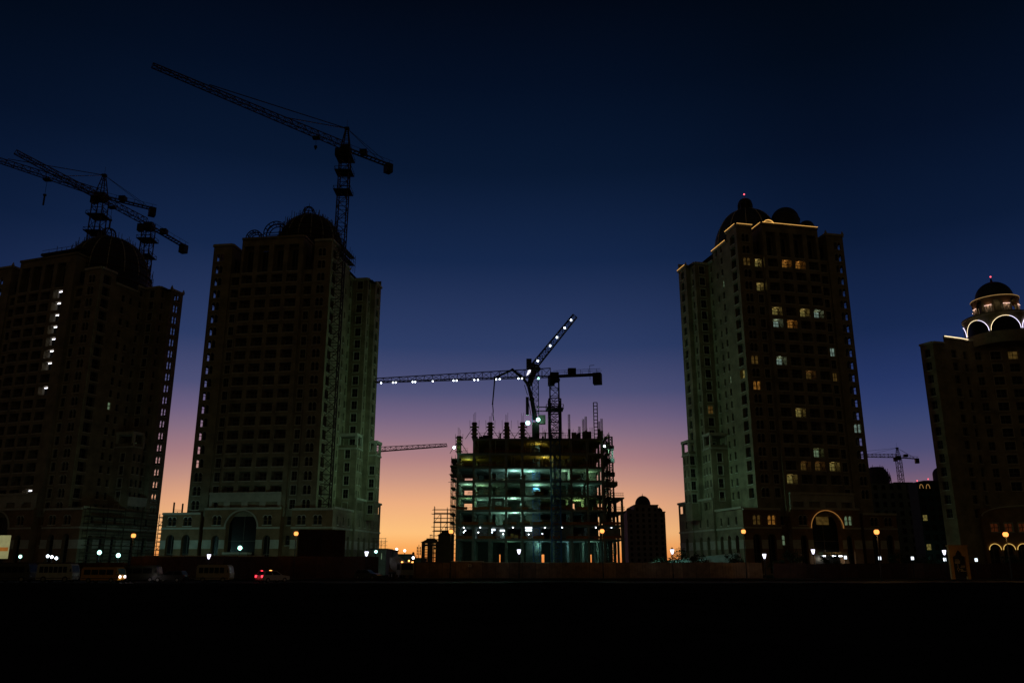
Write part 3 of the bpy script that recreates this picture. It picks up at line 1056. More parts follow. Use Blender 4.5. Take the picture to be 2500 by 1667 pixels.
# ---- domed tower cut by the right edge
Z4 = 55.6
q1 = at(2276, 833, 192)
Z4 = q1.z
q0 = atz(2245.4, 841.3, Z4)
q2 = atz(2304, 835.5, Z4)
q3 = atz(2341, 825.5, Z4 + 1.6)
q4 = atz(2359, 829, Z4 + 1.6)
T4 = thing('apartment_tower', 'dark tower cut by the right edge under a drum with glowing arches and round dome', 'tower', (q1.x, q1.y, 0))
rel = lambda p: Vector((p.x - q1.x, p.y - q1.y, 0))
fdir = azv(97)
e4 = rel(q4)
e5 = e4 + fdir * 46
wb, rb, cb, wins = MB(), MB(), MB(), []
lib4 = {}


def seg4(A, B, z0, z1, specs, m=M_WALL):
    d = (B - A).normalized()
    inw = Vector((-d.y, d.x, 0))
    rz = math.atan2(-inw.x, inw.y)
    ops = []
    for c_, zb, kind, w, hh, pane, dep in specs:
        if c_ - w / 2 < .05 or c_ + w / 2 > (B - A).length - .05 or zb < z0 or zb + hh > z1:
            continue
        ops.append((c_ - w / 2, c_ + w / 2, zb, zb + hh, dep, kind == 'arch'))
        if kind == 'open':
            continue
        q = A + d * c_
        key = (kind, w, hh, pane.name)
        if key not in lib4:
            lib4[key] = win_mb(w, hh, dep, pane, 1, 1, kind != 'arch', kind == 'hood')
        wins.append((key, lib4[key], (q.x, q.y, zb), rz))
    wall(wb, (A.x, A.y), (B.x, B.y), z0, z1, (inw.x, inw.y), ops, m)


e0, e1, e2, e3 = rel(q0), Vector((0, 0, 0)), rel(q2), rel(q3)
r4 = [52.2 - 3.2 * k for k in range(0, 13)]
seg4(e0, e1, 0, Z4, [((e1 - e0).length * .5, z - 1, 'win', 1.5, 2.0, M_GLASS, .4) for z in r4])
seg4(e1, e2, 0, Z4, [(2.6, z - 1, 'hood', 1.8, 2.0, M_GLASS, .4) for z in r4])
seg4(e2, e3, 0, Z4 + 1.6, [((e3 - e2).length * .55, z - 1, 'win', 1.6, 2.0, M_GLASS, .4) for z in r4])
seg4(e3, e4, 0, Z4 + 1.6, [((e4 - e3).length * .5, z - 1, 'win', 1.2, 2.0, M_GLASS, .4) for z in r4])
sp = []
for i, z in enumerate(r4):
    for j in range(11):
        lit_ = {(0, 2): 'd', (0, 3): 'y', (9, 2): 'd', (10, 3): 'y'}.get((i, j))
        if z > 19:
            sp.append((2.2 + 4.1 * j, z - 1, 'hood' if j % 2 else 'win', 2.4 if j % 3 else 1.4, 2.0, LIT[lit_] if lit_ else M_GLASS, .5 if j % 3 else .35))
seg4(e4, e5, 15, Z4 + 1.6, sp)
back = [e5, e5 + azv(7) * 24, e0 + azv(31) * 22, e0]
for A, B in zip(back[:-1], back[1:]):
    wall(wb, (A.x, A.y), (B.x, B.y), 0, Z4, (0, 0), [], M_WALL)
rb.face([(p.x, p.y, Z4 - .2) for p in (e0, e1, e2, e3, e4, e5, back[1], back[2])], M_ROOF)
for A, B, z in ((e0, e1, Z4), (e1, e2, Z4), (e2, e3, Z4 + 1.6), (e3, e4, Z4 + 1.6), (e4, e5, Z4 + 1.6)):
    d = (B - A).normalized()
    o = Vector((d.y, -d.x, 0)) * .4
    for z0, hh, k in ((z - .5, .5, 1),):
        cb.hexa([(*(A - o * .1).xy, z0), (*(B - o * .1).xy, z0), (*(B + o).xy, z0), (*(A + o).xy, z0), (*(A - o * .1).xy, z0 + hh), (*(B - o * .1).xy, z0 + hh), (*(B + o).xy, z0 + hh), (*(A + o).xy, z0 + hh)], M_TRIM)
for A, B in ((e2, e3), (e3, e4)):
    d = (B - A).normalized()
    o = Vector((d.y, -d.x, 0)) * .5
    strip_mb([(*(A + o).xy, Z4 + 1.5), (*(B + o).xy, Z4 + 1.5)], .07, E_GOLDB).build('light_strip', T4)
# podium with the glowing arcade
pA, pB = e4 + Vector((-4.5, -3.0, 0)), e4 + fdir * 46 + Vector((0, -3, 0))
pd = (pB - pA).normalized()
po = Vector((pd.y, -pd.x, 0))
sp = []
AR = [2.0 + 3.05 * i for i in range(14)]
for i, a in enumerate(AR):
    sp.append((a, .4, 'arch', 2.5, 6.4, M_GLASS, 1.2))
    if i % 1 == 0 and i < 12:
        sp.append((a + .6, 9.6, 'hood', 1.7, 1.9, emit('dim_red_pane', (.9, .22, .06), .035, .5) if i < 6 else M_GLASS, .35))  # faint red reflection painted into the podium panes as glow
seg4(pA, pB, 0, 15.0, sp, M_BRICK)
seg4(pA + Vector((-.6, 9, 0)), pA, 0, 15.0, [], M_BRICK)
rb.face([(*pA.xy, 14.9), (*pB.xy, 14.9), (*(pB + Vector((0, 6, 0))).xy, 14.9), (*(pA + Vector((0, 6, 0))).xy, 14.9)], M_ROOF)
for i, a in enumerate(AR[:12]):
    q = pA + pd * a + po * .12
    strip_mb([(*(q + pd * 1.3 * math.cos(PI * k / 12)).xy, 5.6 + 1.35 * math.sin(PI * k / 12)) for k in range(13)], .07, emit('arcade_gold', (1, .62, .16), .8)).build('light_strip', T4)
arc = [(*(pA + pd * (9.5 + 9.4 * math.cos(PI * k / 16)) + po * .15).xy, 13.2 + 2.3 * math.sin(PI * k / 16)) for k in range(17)]
cb.path(arc, .18, M_TRIM)
wb.build('wall', T4)
rb.build('roof', T4)
cb.build('cornice', T4)
place_parts('window', wins, T4, 100)
# drum, arches and dome
dc = at(2420.5, 690, 197)
dx, dy = dc.x - q1.x, dc.y - q1.y
RB, RU, RD = 7.7, 5.2, 4.35
zL = at(2424, 800, 197 - RB).z
zU = at(2424, 757, 197 - RU).z
zT = at(2424, 722, 197 - RU).z
zD = at(2421, 690, 197).z
E_COLD = emit('violet_white_strip', (.80, .74, 1.0), 2.0)
b = MB()
b.lathe((dx, dy, 0), [(RB, Z4 - .5), (RB, zU - 1.1), (RB + .35, zU - 1.1), (RB + .35, zU - .7), (RB - .2, zU - .7), (RU + .4, zU - .1)], M_WALL, 56)
b.build('drum', T4)
aw = R(24)
for k in range(7):
    tc_ = R(-110 + 360 / 7 * k)
    pts = []
    for i in range(21):
        q = PI * i / 20
        a = tc_ + aw * math.cos(q)
        pts.append((dx + (RB + .12) * math.cos(a), dy + (RB + .12) * math.sin(a), zL + 3.3 * math.sin(q)))
    strip_mb(pts[:9] if k != 1 else pts[11:], .07, E_COLD).build('light_strip', T4)
    strip_mb(pts[8:] if k != 1 else pts[:12], .055, E_GOLDB if k != 1 else E_GOLD).build('light_strip', T4)
    b = MB()
    for i in range(20):
        a, c_ = pts[i], pts[i + 1]
        b.face([(a[0], a[1], zL - .3), (c_[0], c_[1], zL - .3), c_, a], M_GLASS)
    w_ = b.build('arched_window', T4)
zm = zU + (zT - zU) * .48
b = MB()
b.lathe((dx, dy, 0), [(3.6, zU - .5), (3.6, zT)], M_CONCD, 24)
b.lathe((dx, dy, 0), [(RU - .1, zT), (RU + .2, zT), (RU + .25, zT + .45), (RU - .3, zT + .45), (RD, zT + .8)], M_WALL, 48)
for k in range(8):
    a = R(-90 - 4 + 45 * k)
    for da in (-.14, 0, .14):
        x_, y_ = dx + (RU - .35) * math.cos(a + da), dy + (RU - .35) * math.sin(a + da)
        b.tube((x_, y_, zU - .2), (x_, y_, zm), .36, M_TRIM, 8)
    ctr = [(dx + RU * math.cos(a + t_), dy + RU * math.sin(a + t_)) for t_ in (-R(9), -R(4), R(4), R(9))]
    for p, c_ in zip(ctr[:-1], ctr[1:]):
        b.face([(*p, zm), (*c_, zm), (*c_, zT + .02), (*p, zT + .02)], M_BRICK)
    a2 = a + R(22.5)
    pts = []
    for i in range(13):
        q = PI * i / 12
        aa = a2 + R(13.5) * math.cos(q)
        pts.append((dx + RU * math.cos(aa), dy + RU * math.sin(aa), zm + (zT - zm) * .8 * math.sin(q)))
    for p, c_ in zip(pts[:-1], pts[1:]):
        b.face([p, c_, (c_[0], c_[1], zT + .02), (p[0], p[1], zT + .02)], M_BRICK)
b.build('colonnade', T4)
b = MB()
b.lathe((dx, dy, 0), [(RU + .3, zT + .28), (RU + .3, zT + .36)], emit('cornice_glow', (1, .58, .2), .55), 48)
b.build('light_strip', T4)
E_PINK = emit('pier_glow', (1, .62, .5), 1.5)
for k in range(8):
    a = R(-90 - 4 + 45 * k)
    strip_mb([(dx + (RU + .12) * math.cos(a + R(t_)), dy + (RU + .12) * math.sin(a + R(t_)), zm + .05) for t_ in (-9, -4, 0, 4, 9)], .075, E_PINK).build('light_strip', T4)
    if math.sin(a) < .3:
        light('pier_lamp', 'POINT', (dx + (RU + .5) * math.cos(a), dy + (RU + .5) * math.sin(a), zm - .1), (1, .60, .40), 9, T4, .12)
        light('arch_lamp', 'POINT', (dx + (RU - .8) * math.cos(a + R(22.5)), dy + (RU - .8) * math.sin(a + R(22.5)), zm + .4), (1, .66, .28), 7, T4, .12)
b = MB()
b.lathe((dx, dy, 0), [(RD, zT + .7)] + dome_profile(RD, zT + .7, zD, .15), M_DOME, 40)
b.build('dome', T4)
b = MB()
b.tube((dx, dy, zD - .2), (dx, dy, zD + 1.4), .4, M_DOME, 8, .05)
b.build('finial', T4)
b = MB()
b.ball((dx, dy, zD + 1.55), .2, E_RED, 8, 6)
b.build('beacon', T4)

# ---------------------------------------------------------------- cranes
def hook_block(b, p, ln, drop):
    b.tube(p, (p[0], p[1], p[2] - drop), .05, M_STEEL)
    z = p[2] - drop
    b.box((p[0] - .35, p[1] - .25, z - .5), (p[0] + .35, p[1] + .25, z), M_STEEL)
    b.tube((p[0], p[1], z - .5), (p[0], p[1], z - ln), .22, M_STEEL, 6)


def tower_crane(label, base, zp, mw, tip, cend, head=None, trolley=None, mastm=M_CRANE, jw=1.5, lamps=(), rd=.07, name='tower_crane', platforms=(), mseg=None):
    """base xyz of the mast, zp height of the slewing ring, tip/cend world ends of jib and counter jib"""
    base = Vector(base)
    root = thing(name, label, 'crane', base)
    Z = zp - base.z
    b = MB()
    lattice(b, (0, 0, 0), (0, 0, Z - .6), mw, mw, mseg or max(4, int(Z / mw / .9)), mastm, .17, .085, up=Vector((0, 1, 0)))
    b.build('mast', root)
    for zq in platforms:
        b = MB()
        zq -= base.z
        w = mw / 2 + .9
        b.box((-w, -w, zq), (w, w, zq + .22), M_STEEL)
        for q in (-w, w):
            b.tube((q, -w, zq + 1), (q, w, zq + 1), .06, M_STEEL)
            b.tube((-w, q, zq + 1), (w, q, zq + 1), .06, M_STEEL)
            for q2 in (-w, w):
                b.tube((q, q2, zq), (q, q2, zq + 1), .06, M_STEEL)
        b.build('platform', root)
    J = Vector(tip) - base
    K = Vector(cend) - base
    jd = Vector((J.x, J.y, 0)).normalized()
    kd = Vector((K.x, K.y, 0)).normalized()
    sd = jd.cross(Vector((0, 0, 1)))
    b = MB()
    b.lathe((0, 0, Z - .6), [(mw * .55, -.3), (mw * .66, 0), (mw * .66, .4), (mw * .5, .8)], M_STEEL, 16)
    b.box((-mw * .48, -mw * .48, Z + .1), (mw * .48, mw * .48, Z + 1.2), M_STEEL)
    b.build('slewing_unit', root)
    b = MB()
    c = sd * (mw * .5 + .8) + jd * .9
    b.box((c.x - .75, c.y - .75, Z - 1.3), (c.x + .75, c.y + .75, Z + .8), M_STEEL)
    b.build('cab', root)
    b = MB()
    st = jd * mw * .4
    L_ = (Vector((J.x, J.y, 0)) - st).length
    lattice(b, Vector((st.x, st.y, Z + .4)), Vector((J.x, J.y, J.z)), jw, jw * .75, int(L_ / 1.9), M_CRANE, .13, rd, True, h0=jw * 1.15, h1=jw * .55)
    jib = b.build('jib', root)
    b = MB()
    Lk = Vector((K.x, K.y, 0)).length
    s2 = kd.cross(Vector((0, 0, 1)))
    for q in (-.8, .8):
        b.tube(s2 * q + Vector((0, 0, Z + .4)), s2 * q + Vector((K.x, K.y, K.z + .2)), .22, M_CRANE)
    for i in range(int(Lk / 1.2)):
        p = Vector((0, 0, Z + .4)).lerp(Vector((K.x, K.y, K.z + .2)), i / int(Lk / 1.2))
        b.tube(p - s2 * .8, p + s2 * .8, .14, M_STEEL)
    for q in (-.95, .95):
        b.tube(s2 * q + Vector((0, 0, Z + 1.5)), s2 * q + Vector((K.x, K.y, K.z + 1.3)), .05, M_STEEL)
        for i in range(6):
            p = Vector((0, 0, Z + .4)).lerp(Vector((K.x, K.y, K.z + .2)), (i + .5) / 6) + s2 * q
            b.tube(p, p + Vector((0, 0, 1.1)), .05, M_STEEL)
    p = kd * Lk * .38 + Vector((0, 0, Z + .6))
    b.box((p.x - .9, p.y - .9, p.z), (p.x + .9, p.y + .9, p.z + 1.3), M_STEEL)
    b.build('counter_jib', root)
    b = MB()
    p = Vector((K.x, K.y, K.z)) - kd * .9
    a_ = [p + kd * i * .9 + s2 * j * 1.0 + Vector((0, 0, k)) for k in (-2.0, .5) for i, j in ((-1, -1), (1, -1), (1, 1), (-1, 1))]
    b.hexa(a_, M_STEEL)
    b.build('counterweight', root)
    if head:
        H = Vector((0, 0, head - base.z))
        b = MB()
        for q in ((-1, -1), (1, -1), (1, 1), (-1, 1)):
            b.tube((q[0] * mw * .38, q[1] * mw * .38, Z + 1.2), H + Vector((q[0] * .25, q[1] * .25, 0)), .16, M_CRANE)
        for f in (.25, .5, .75):
            w = mw * .38 * (1 - f) + .25 * f
            z = (Z + 1.2) * (1 - f) + H.z * f
            b.path([(-w, -w, z), (w, -w, z), (w, w, z), (-w, w, z), (-w, -w, z)], .08, M_CRANE)
        b.box((-.6, -.5, H.z - .3), (.6, .5, H.z + .25), M_STEEL)
        b.tube(H, H + Vector((0, 0, 2.6)), .04, M_STEEL)
        b.build('tower_head', root)
        b = MB()
        for f in (.34, .74):
            e = Vector((st.x, st.y, Z + .4)).lerp(Vector((J.x, J.y, J.z)), f) + Vector((0, 0, jw * .9))
            for q in (-.12, .12):
                b.tube(H + sd * q, e + sd * q, .06, M_STEEL)
        e = Vector((K.x, K.y, K.z + .8)) * 1.0 - kd * Lk * .2
        for q in (-.7, .7):
            b.tube(H, e + s2 * q, .06, M_STEEL)
        b.build('pendant_line', root)
    if trolley:
        f, ln, drop = trolley
        e = Vector((st.x, st.y, Z + .4)).lerp(Vector((J.x, J.y, J.z)), f)
        b = MB()
        b.box((e.x - .9, e.y - .7, e.z - .7), (e.x + .9, e.y + .7, e.z - .2), M_STEEL)
        tr = b.build('trolley', root)
        b = MB()
        hook_block(b, (e.x, e.y, e.z - .7), ln, drop)
        b.build('hook', tr)
    for f in lamps:
        e = Vector((st.x, st.y, Z + .4)).lerp(Vector((J.x, J.y, J.z)), f) - Vector((0, 0, .12))
        b = MB()
        b.box((-.22, -.16, -.10), (.22, .16, .16), M_STEEL)
        b.ball((0, -.1, -.12), .17, E_WHITE, 8, 6)
        o = b.build('lamp', root, False, e)
    return root


def crane_px(label, Y, piv, tip, cend, zb, mw, ext=1.0, **k):
    p = at(*piv, Y)
    t = atz(*tip, p.z + .6)
    t = p + (t - p) * ext
    c = atz(*cend, p.z)
    return tower_crane(label, (p.x, p.y, zb), p.z, mw, (t.x, t.y, p.z + .6), (c.x, c.y, p.z), **k)


crane_px('tall crane mast rising between the tower domes with long jib to the upper left', 193.2, (844, 367), (372.5, 163), (955, 408), 0, 2.5,
         head=at(847, 314, 193.2).z, trolley=(.16, 1.0, 2.0), platforms=(95, 100.5, 104.5), jw=1.7)
crane_px('crane with pointed head above the left tower, its jib leaving the left edge', 213, (247, 483), (0, 396), (380, 514), 70, 3.1, 1.25,
         head=at(256, 428, 213).z, trolley=(.42, 3.2, 4.0), platforms=(92, 97), jw=1.8)
crane_px('flat-topped crane on the right roof of the left tower, counterweight lowest', 216, (364, 555), (39, 375), (453, 605), 60, 2.6,
         trolley=(.30, 2.6, 3.2), platforms=(86, 91), jw=1.7)
dl = [(113, 703), (220, 702), (245, 702), (397, 699), (420, 698), (577, 694), (760, 690), (788, 691), (943, 682), (975, 685), (1133, 677), (1163, 677), (1325, 668), (1355, 666)]
CD = crane_px('flat-topped crane on blue mast before the building frame with a jib lined by white lamps', 180, (1353, 923), (916.6, 933), (1468, 916), 0, 2.0,
              mastm=M_BLUE, jw=1.7, lamps=[(1600 - x) / 1540 for x, y in dl], platforms=(35.6,), rd=.06)
b = MB()
lattice(b, (0, 0, 29), (0, 0, 38), 2.7, 2.7, 5, M_STEEL, .16, .09, up=Vector((0, 1, 0)))
b.build('climbing_cage', CD)
b = MB()
for z in (35.2, 36.1):
    b.tube((-4.2, -1.2, z), (0, -1.2, z), .14, M_STEEL)
b.build('climbing_beam', CD)
# person-sized machinery on the counter jib
b = MB()
q = at(1440, 905, 178) - Vector(CD.location)
b.tube((q.x, q.y, q.z - 2), (q.x, q.y, q.z + 1.2), .06, M_STEEL)
b.tube((q.x, q.y, q.z + 1.2), (q.x + 1.0, q.y, q.z + 1.3), .06, M_STEEL)
b.build('mast_arm', CD)

# luffing crane with lamps along a raised jib
p = at(1306.5, 893, 190)
LC = thing('luffing_crane', 'slim crane with a steeply raised jib carrying five white lamps', 'crane', (p.x, p.y, 0))
b = MB()
lattice(b, (0, 0, 3), (0, 0, p.z - 1), 1.5, 1.5, 30, M_BLUE, .11, .06, up=Vector((0, 1, 0)))
b.build('mast', LC)
tipv = at(1404, 771, 186) - Vector((p.x, p.y, 0))
rt = Vector((-.6, 0, p.z - .5))
b = MB()
lattice(b, rt, tipv, 1.5, 1.1, 15, M_STEEL, .13, .08, up=Vector((0, 1, 0)))
b.build('jib', LC)
b = MB()
b.lathe((0, 0, p.z - 1.4), [(1.0, 0), (1.3, .4), (1.3, .9), (1.0, 1.2)], M_STEEL, 14)
b.hexa([(-1.9, -.9, p.z - 4.4), (-.9, -.9, p.z - 4.9), (-.9, .9, p.z - 4.9), (-1.9, .9, p.z - 4.4), (-.9, -.9, p.z + .4), (1.0, -.9, p.z + .1), (1.0, .9, p.z + .1), (-.9, .9, p.z + .4)], M_STEEL)
b.build('slewing_unit', LC)
b = MB()
b.box((-2.1, -.8, p.z - .6), (-.85, .8, p.z + 1.6), M_STEEL)
b.build('counterweight', LC)
b = MB()
b.hexa([(-2.1, -1.0, p.z - 2.6), (-1.3, -1.0, p.z - 2.2), (-1.3, -.9, p.z - 2.2), (-2.1, -.9, p.z - 2.6), (-1.75, -1.0, p.z - 1.4), (-1.0, -1.0, p.z - 1.0), (-1.0, -.9, p.z - 1.0), (-1.75, -.9, p.z - 1.4)], emit('lit_cab_glass', (.9, .88, 1), 1.6))
b.build('cab_window', LC)
for f in (.12, .41, .57, .75, .90):
    e = rt.lerp(tipv, f) + Vector((0, -.7, 0))
    b = MB()
    b.box((-.3, 0, -.2), (.3, .2, .2), M_STEEL)
    b.ball((0, -.1, 0), .22, E_WHITE, 8, 6)
    b.build('lamp', LC, False, e)
b = MB()
b.ball((0, 0, 0), .3, E_GREEN, 8, 6)
b.box((-.3, .05, -.25), (.3, .35, .25), M_STEEL)
b.build('lamp', LC, False, at(1314.5, 923, 188) - Vector((p.x, p.y, 0)))

# concrete placing boom
pb_ = [(5.4, 34.5), (4.6, 39.3), (3.8, 42.7), (2.5, 44.4), (0.1, 46.3), (-4.0, 44.4), (-4.5, 38.2)]
PB = thing('concrete_boom', 'folded concrete placing boom standing on the roof deck with hanging hose', 'concrete boom', (5.4, 186, 29.6))
rel3 = lambda x, z: (x - 5.4, 0, z - 29.6)
b = MB()
b.box((-.8, -.8, 0), (.8, .8, 4.2), M_STEEL)
b.box((.7, -.7, 3.9), (2.3, .7, 5.9), M_CONCD)
b.build('base', PB)
for i, (a, c, r) in enumerate(((0, 1, .55), (1, 2, .45), (2, 3, .36), (3, 4, .34), (4, 5, .27), (5, 6, .17))):
    b = MB()
    b.tube(rel3(*pb_[a]), rel3(*pb_[c]), r, M_STEEL, 6, r * .85)
    if i in (0, 1):
        b.tube((rel3(*pb_[a])[0] - 1.0, 0, rel3(*pb_[a])[2] + 1), (rel3(*pb_[c])[0] - .9, 0, rel3(*pb_[c])[2]), .1, M_STEEL)
    b.ball(rel3(*pb_[c]), r * 1.15, M_STEEL, 8, 6)
    b.build('boom_section', PB)
b = MB()
b.box((-2.2, -.3, 6), (-1.5, .3, 10.2), M_STEEL)
b.build('hydraulic_ram', PB)
b = MB()
b.path([rel3(-4.5, 38.2), rel3(-4.35, 36.6), rel3(-4.4, 35.6), rel3(-4.2, 34.3)], .11, M_STEEL, 6)
b.build('hose', PB)

# jib reaching out from behind a tower, and a far crane
a, c = Vector((-52, 263, 36.9)), Vector((-20.4, 254, 37.9))
tower_crane('crane hidden behind an unlit tower, only its lattice jib showing over the sunset', (-54, 264, 0), 36.4, 2.0, c, (-66, 268, 36.4), jw=1.5)
tower_crane('small far crane with pointed head in the gap between the right towers', (198.6, 420, 0), 55.0, 2.2, (160, 424, 56.6), (208, 418, 54.2), head=60.3, jw=1.6, rd=.1)

# ---------------------------------------------------------------- building frame under construction
CB = thing('building_frame', 'open concrete building frame under construction with lit floors and cranes', 'building', (0, 182, 0))
ZS = [7.7, 10.7, 13.9, 17.1, 20.3, 23.3, 26.3, 29.6]
DEP = 23.0
for i, z in enumerate(ZS):
    x0 = -12.3 if i < 7 else -8.9
    x1 = 24.5 if i < 2 else 20.5
    b = MB()
    sof = M_FORM if i >= 6 else M_CONC
    b.box((x0, .0, z - .28), (x1, DEP, z), M_CONCD if i in (1, 3, 5) else M_CONC)
    b.box((x0 + .05, .02, z - .45), (x1 - .05, .4, z - .282), M_CONC)
    if i >= 6:
        b.face([(x0, .45, z - .30), (x1, .45, z - .30), (x1, DEP, z - .30), (x0, DEP, z - .30)], M_FORM)
    if i in (2, 3):
        b.box((x1 + .002, 3.5 + i, z - .3), (25.6, DEP, z - .01), M_CONC)
    if i == 4:
        b.box((x1 + .002, 2, z - 1.0), (23.6, 7, z - .1), M_CONCD)
    b.build('floor_slab', CB)
XC = [-8.5, -4.9, -1.3, 2.3, 9.5, 13.1, 16.7, 20.1]
for yq in (.25, 7.5, 15, 22.2):
    for x in XC + [-12.0, 24.0]:
        top = 26.0 if x == -12.0 else (13.6 if x == 24.0 else 29.3)
        w = .25
        b = MB()
        zz = [0] + [z for z in ZS if z <= top + .5]
        for z0, z1 in zip(zz[:-1], zz[1:]):
            b.box((x - w, yq - w + .1, z0 + .003), (x + w, yq + w + .1, z1 - .453 if yq < 1 else z1 - .285), M_CONC)
        b.build('column', CB)
for x, y, z0, z1 in ((21.6, 10, 14, 16.8), (22.8, 12, 14, 16.8), (24.2, 12, 14, 16.8), (25.2, 8, 14, 16.8), (25.2, 8, 0, 13.6), (22.6, 17, 0, 13.6)):
    b = MB()
    b.box((x - .25, y - .25, z0), (x + .25, y + .25, z1), M_CONC)
    b.build('column', CB)
# rear block walls and core with gaps towards the sunset
for i, z in enumerate(ZS):
    zb = 0 if i == 0 else ZS[i - 1]
    gaps = []
    if i == 0:
        for pa, pz in ((1219, 1221.5), (1322.5, 1329), (1388, 1390.5), (1418, 1421), (1441, 1445), (1479, 1484), (1491, 1495), (1503, 1507)):
            gaps.append((at(pa, 1360, 204).x, at(pz, 1360, 204).x))
    elif i < 7:
        gaps = [(14.6, 15.4)] if i == 3 else []
    xe = 20.3
    x = -12.3 if i in (0, 1, 2, 6) else -8.6
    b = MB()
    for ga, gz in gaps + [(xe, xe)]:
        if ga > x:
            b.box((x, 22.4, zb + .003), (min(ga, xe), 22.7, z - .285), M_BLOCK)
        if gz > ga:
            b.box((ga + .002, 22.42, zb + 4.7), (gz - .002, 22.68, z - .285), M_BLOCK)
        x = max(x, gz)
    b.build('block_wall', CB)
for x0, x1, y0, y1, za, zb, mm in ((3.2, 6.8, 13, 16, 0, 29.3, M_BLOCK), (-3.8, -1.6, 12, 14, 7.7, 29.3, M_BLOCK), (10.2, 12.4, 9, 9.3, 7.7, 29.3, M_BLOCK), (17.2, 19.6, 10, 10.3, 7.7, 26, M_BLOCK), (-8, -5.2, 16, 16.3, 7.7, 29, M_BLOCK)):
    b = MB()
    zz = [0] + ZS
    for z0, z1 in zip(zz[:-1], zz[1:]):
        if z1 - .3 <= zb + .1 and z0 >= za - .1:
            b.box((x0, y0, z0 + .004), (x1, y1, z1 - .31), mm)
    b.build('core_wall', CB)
# infill at the front
b = MB()
wall(b, (-4.55, .15), (-1.7, .15), 13.92, 16.45, (0, 1), [(.9, 2.3, 14.9, 15.75, .2, False)], M_CONC)
b.build('block_wall', CB)
for x0, x1, z0, z1 in ((1.75, 2.95, 17.3, 20.6), (19.3, 20.6, 10.9, 13.3), (20.6, 23.7, 7.9, 10.0), (9.9, 12.7, 7.9, 10.0)):
    b = MB()
    b.box((x0, -.28 if z1 > 20 else .5, z0), (x1, -.05 if z1 > 20 else .7, z1), M_CONC)
    b.build('wall_panel', CB)
rnd = random.Random(4)
# barriers along the slab edges
for i, z in enumerate(ZS[:7]):
    b = MB()
    x0, x1 = (-12.2, 20.2) if i > 1 else (-12.2, 24.2)
    x = x0
    while x < x1 - 1.2:
        if rnd.random() < .8:
            b.tube((x, .05, z + 1.05), (x + 1.2, .05, z + 1.05), .035, M_NET)
            for k in range(4):
                xa = x + k * .3
                b.tube((xa, .05, z + .15), (xa + .15, .05, z + .75), .035, M_NET, 4, None, False)
                b.tube((xa + .15, .05, z + .75), (xa + .3, .05, z + .15), .035, M_NET, 4, None, False)
        if i in (0, 1, 2) and rnd.random() < .6:
            b.face([(x, .08, z + .05), (x + 1.2, .08, z + .05), (x + 1.2, .08, z + .6), (x, .08, z + .6)], M_NET)
        x += 1.2
    b.build('edge_barrier', CB)
for k in range(26):
    x = rnd.uniform(-8, 19.6)
    if k < 9:
        x = rnd.uniform(3.6, 9)
    zi = 6 if k % 2 else 5
    b = MB()
    y = rnd.uniform(.8, 5)
    b.tube((x, y, ZS[zi]), (x, y, ZS[zi + 1] - .31), .06, M_TRIM, 6)
    b.build('shoring_prop', CB)
# roof deck: wall and column forms with brackets
def column_form(x, y, z0, z1, wide):
    b = MB()
    b.box((x - .5, y - .45, z0), (x + .5, y + .45, z1), mat('form_face', (.16, .12, .045), .8, 0, .4, 1.2))
    r_ = random.Random(int(x * 10))
    for k in range(5):
        zz = z0 + (z1 - z0) * (k + .5) / 5
        w = wide * r_.uniform(.55, 1)
        b.box((x - w, y - .7, zz), (x + w, y + .7, zz + .13), M_FORM if k % 2 else M_STEEL)
    for q in (-1, 1):
        b.tube((x + q * wide, y, z0 + (z1 - z0) * .55), (x + q * wide * 1.05, y, z1 + .5), .05, M_STEEL)
        b.tube((x + q * .5, y - .3, z0 + (z1 - z0) * .6), (x + q * 2.0, y - .3, z0), .08, M_STEEL)
    f = b.build('column_form', CB)
    b = MB()
    for dx_ in (-.25, 0, .25):
        b.tube((x + dx_, y, z1), (x + dx_, y, z1 + r_.uniform(1.4, 2.5)), .045, M_SCAF)
    b.build('rebar', f)


for x in (-8.5, -4.9, -1.2, 2.4):
    column_form(x, 1.2, 29.6, 33.4, 1.0)
column_form(-11.9, .8, 26.3, 30.2, .8)
b = MB()
b.box((-1.0, .55, 29.7), (-.55, .74, 32.3), M_FORM)
b.build('form_panel', CB)
for x, z1, zt in ((13.0, 32.0, 35.4), (15.3, 31.2, 32.6), (16.2, 31.4, 34.3), (16.8, 31.6, 34.9), (19.8, 32, 33.8), (20.4, 31.6, 34.4), (22.4, 29.6, 31.4)):
    b = MB()
    y = 2 if x < 22 else 6
    zb = 29.6 if x < 22 else 27
    b.box((x - .28, y - .25, zb), (x + .28, y + .25, z1), M_CONC)
    c_ = b.build('rooftop_column', CB)
    b = MB()
    for dx_ in (-.2, -.05, .1, .22):
        b.tube((x + dx_, y, z1), (x + dx_, y, zt), .06, M_SCAF)
    b.build('rebar', c_)
for x in (17.7, 18.0, 18.3, 6.2, 7.0):
    b = MB()
    b.tube((x, 2, 29.6), (x, 2, 32.4), .045, M_SCAF)
    b.build('rebar', CB)
b = MB()
for x in (-8, -5.5, -3, 0, 3.5, 7, 11, 15, 19.5):
    b.tube((x, .3, 29.6), (x, .3, 30.9), .04, M_SCAF)
for z in (30.3, 30.85):
    b.tube((-8.8, .3, z), (20.3, .3, z), .035, M_SCAF)
b.build('guard_rail', CB)
b = MB()
for k in range(16):
    x = 6.4 + k * .32
    b.tube((x, 1.5, 29.6), (x + rnd.uniform(-.1, .1), 1.5, 30.9 + rnd.uniform(-.2, .9)), .06, M_FORM)
for k in range(9):
    x = 10.5 + k * .33
    b.tube((x, 1.8, 29.6), (x + rnd.uniform(-.15, .15), 1.8, 31.2 + rnd.uniform(-.4, .6)), .06, M_FORM)
b.box((6.2, 1.2, 30.9), (11.6, 1.9, 31.0), M_FORM)
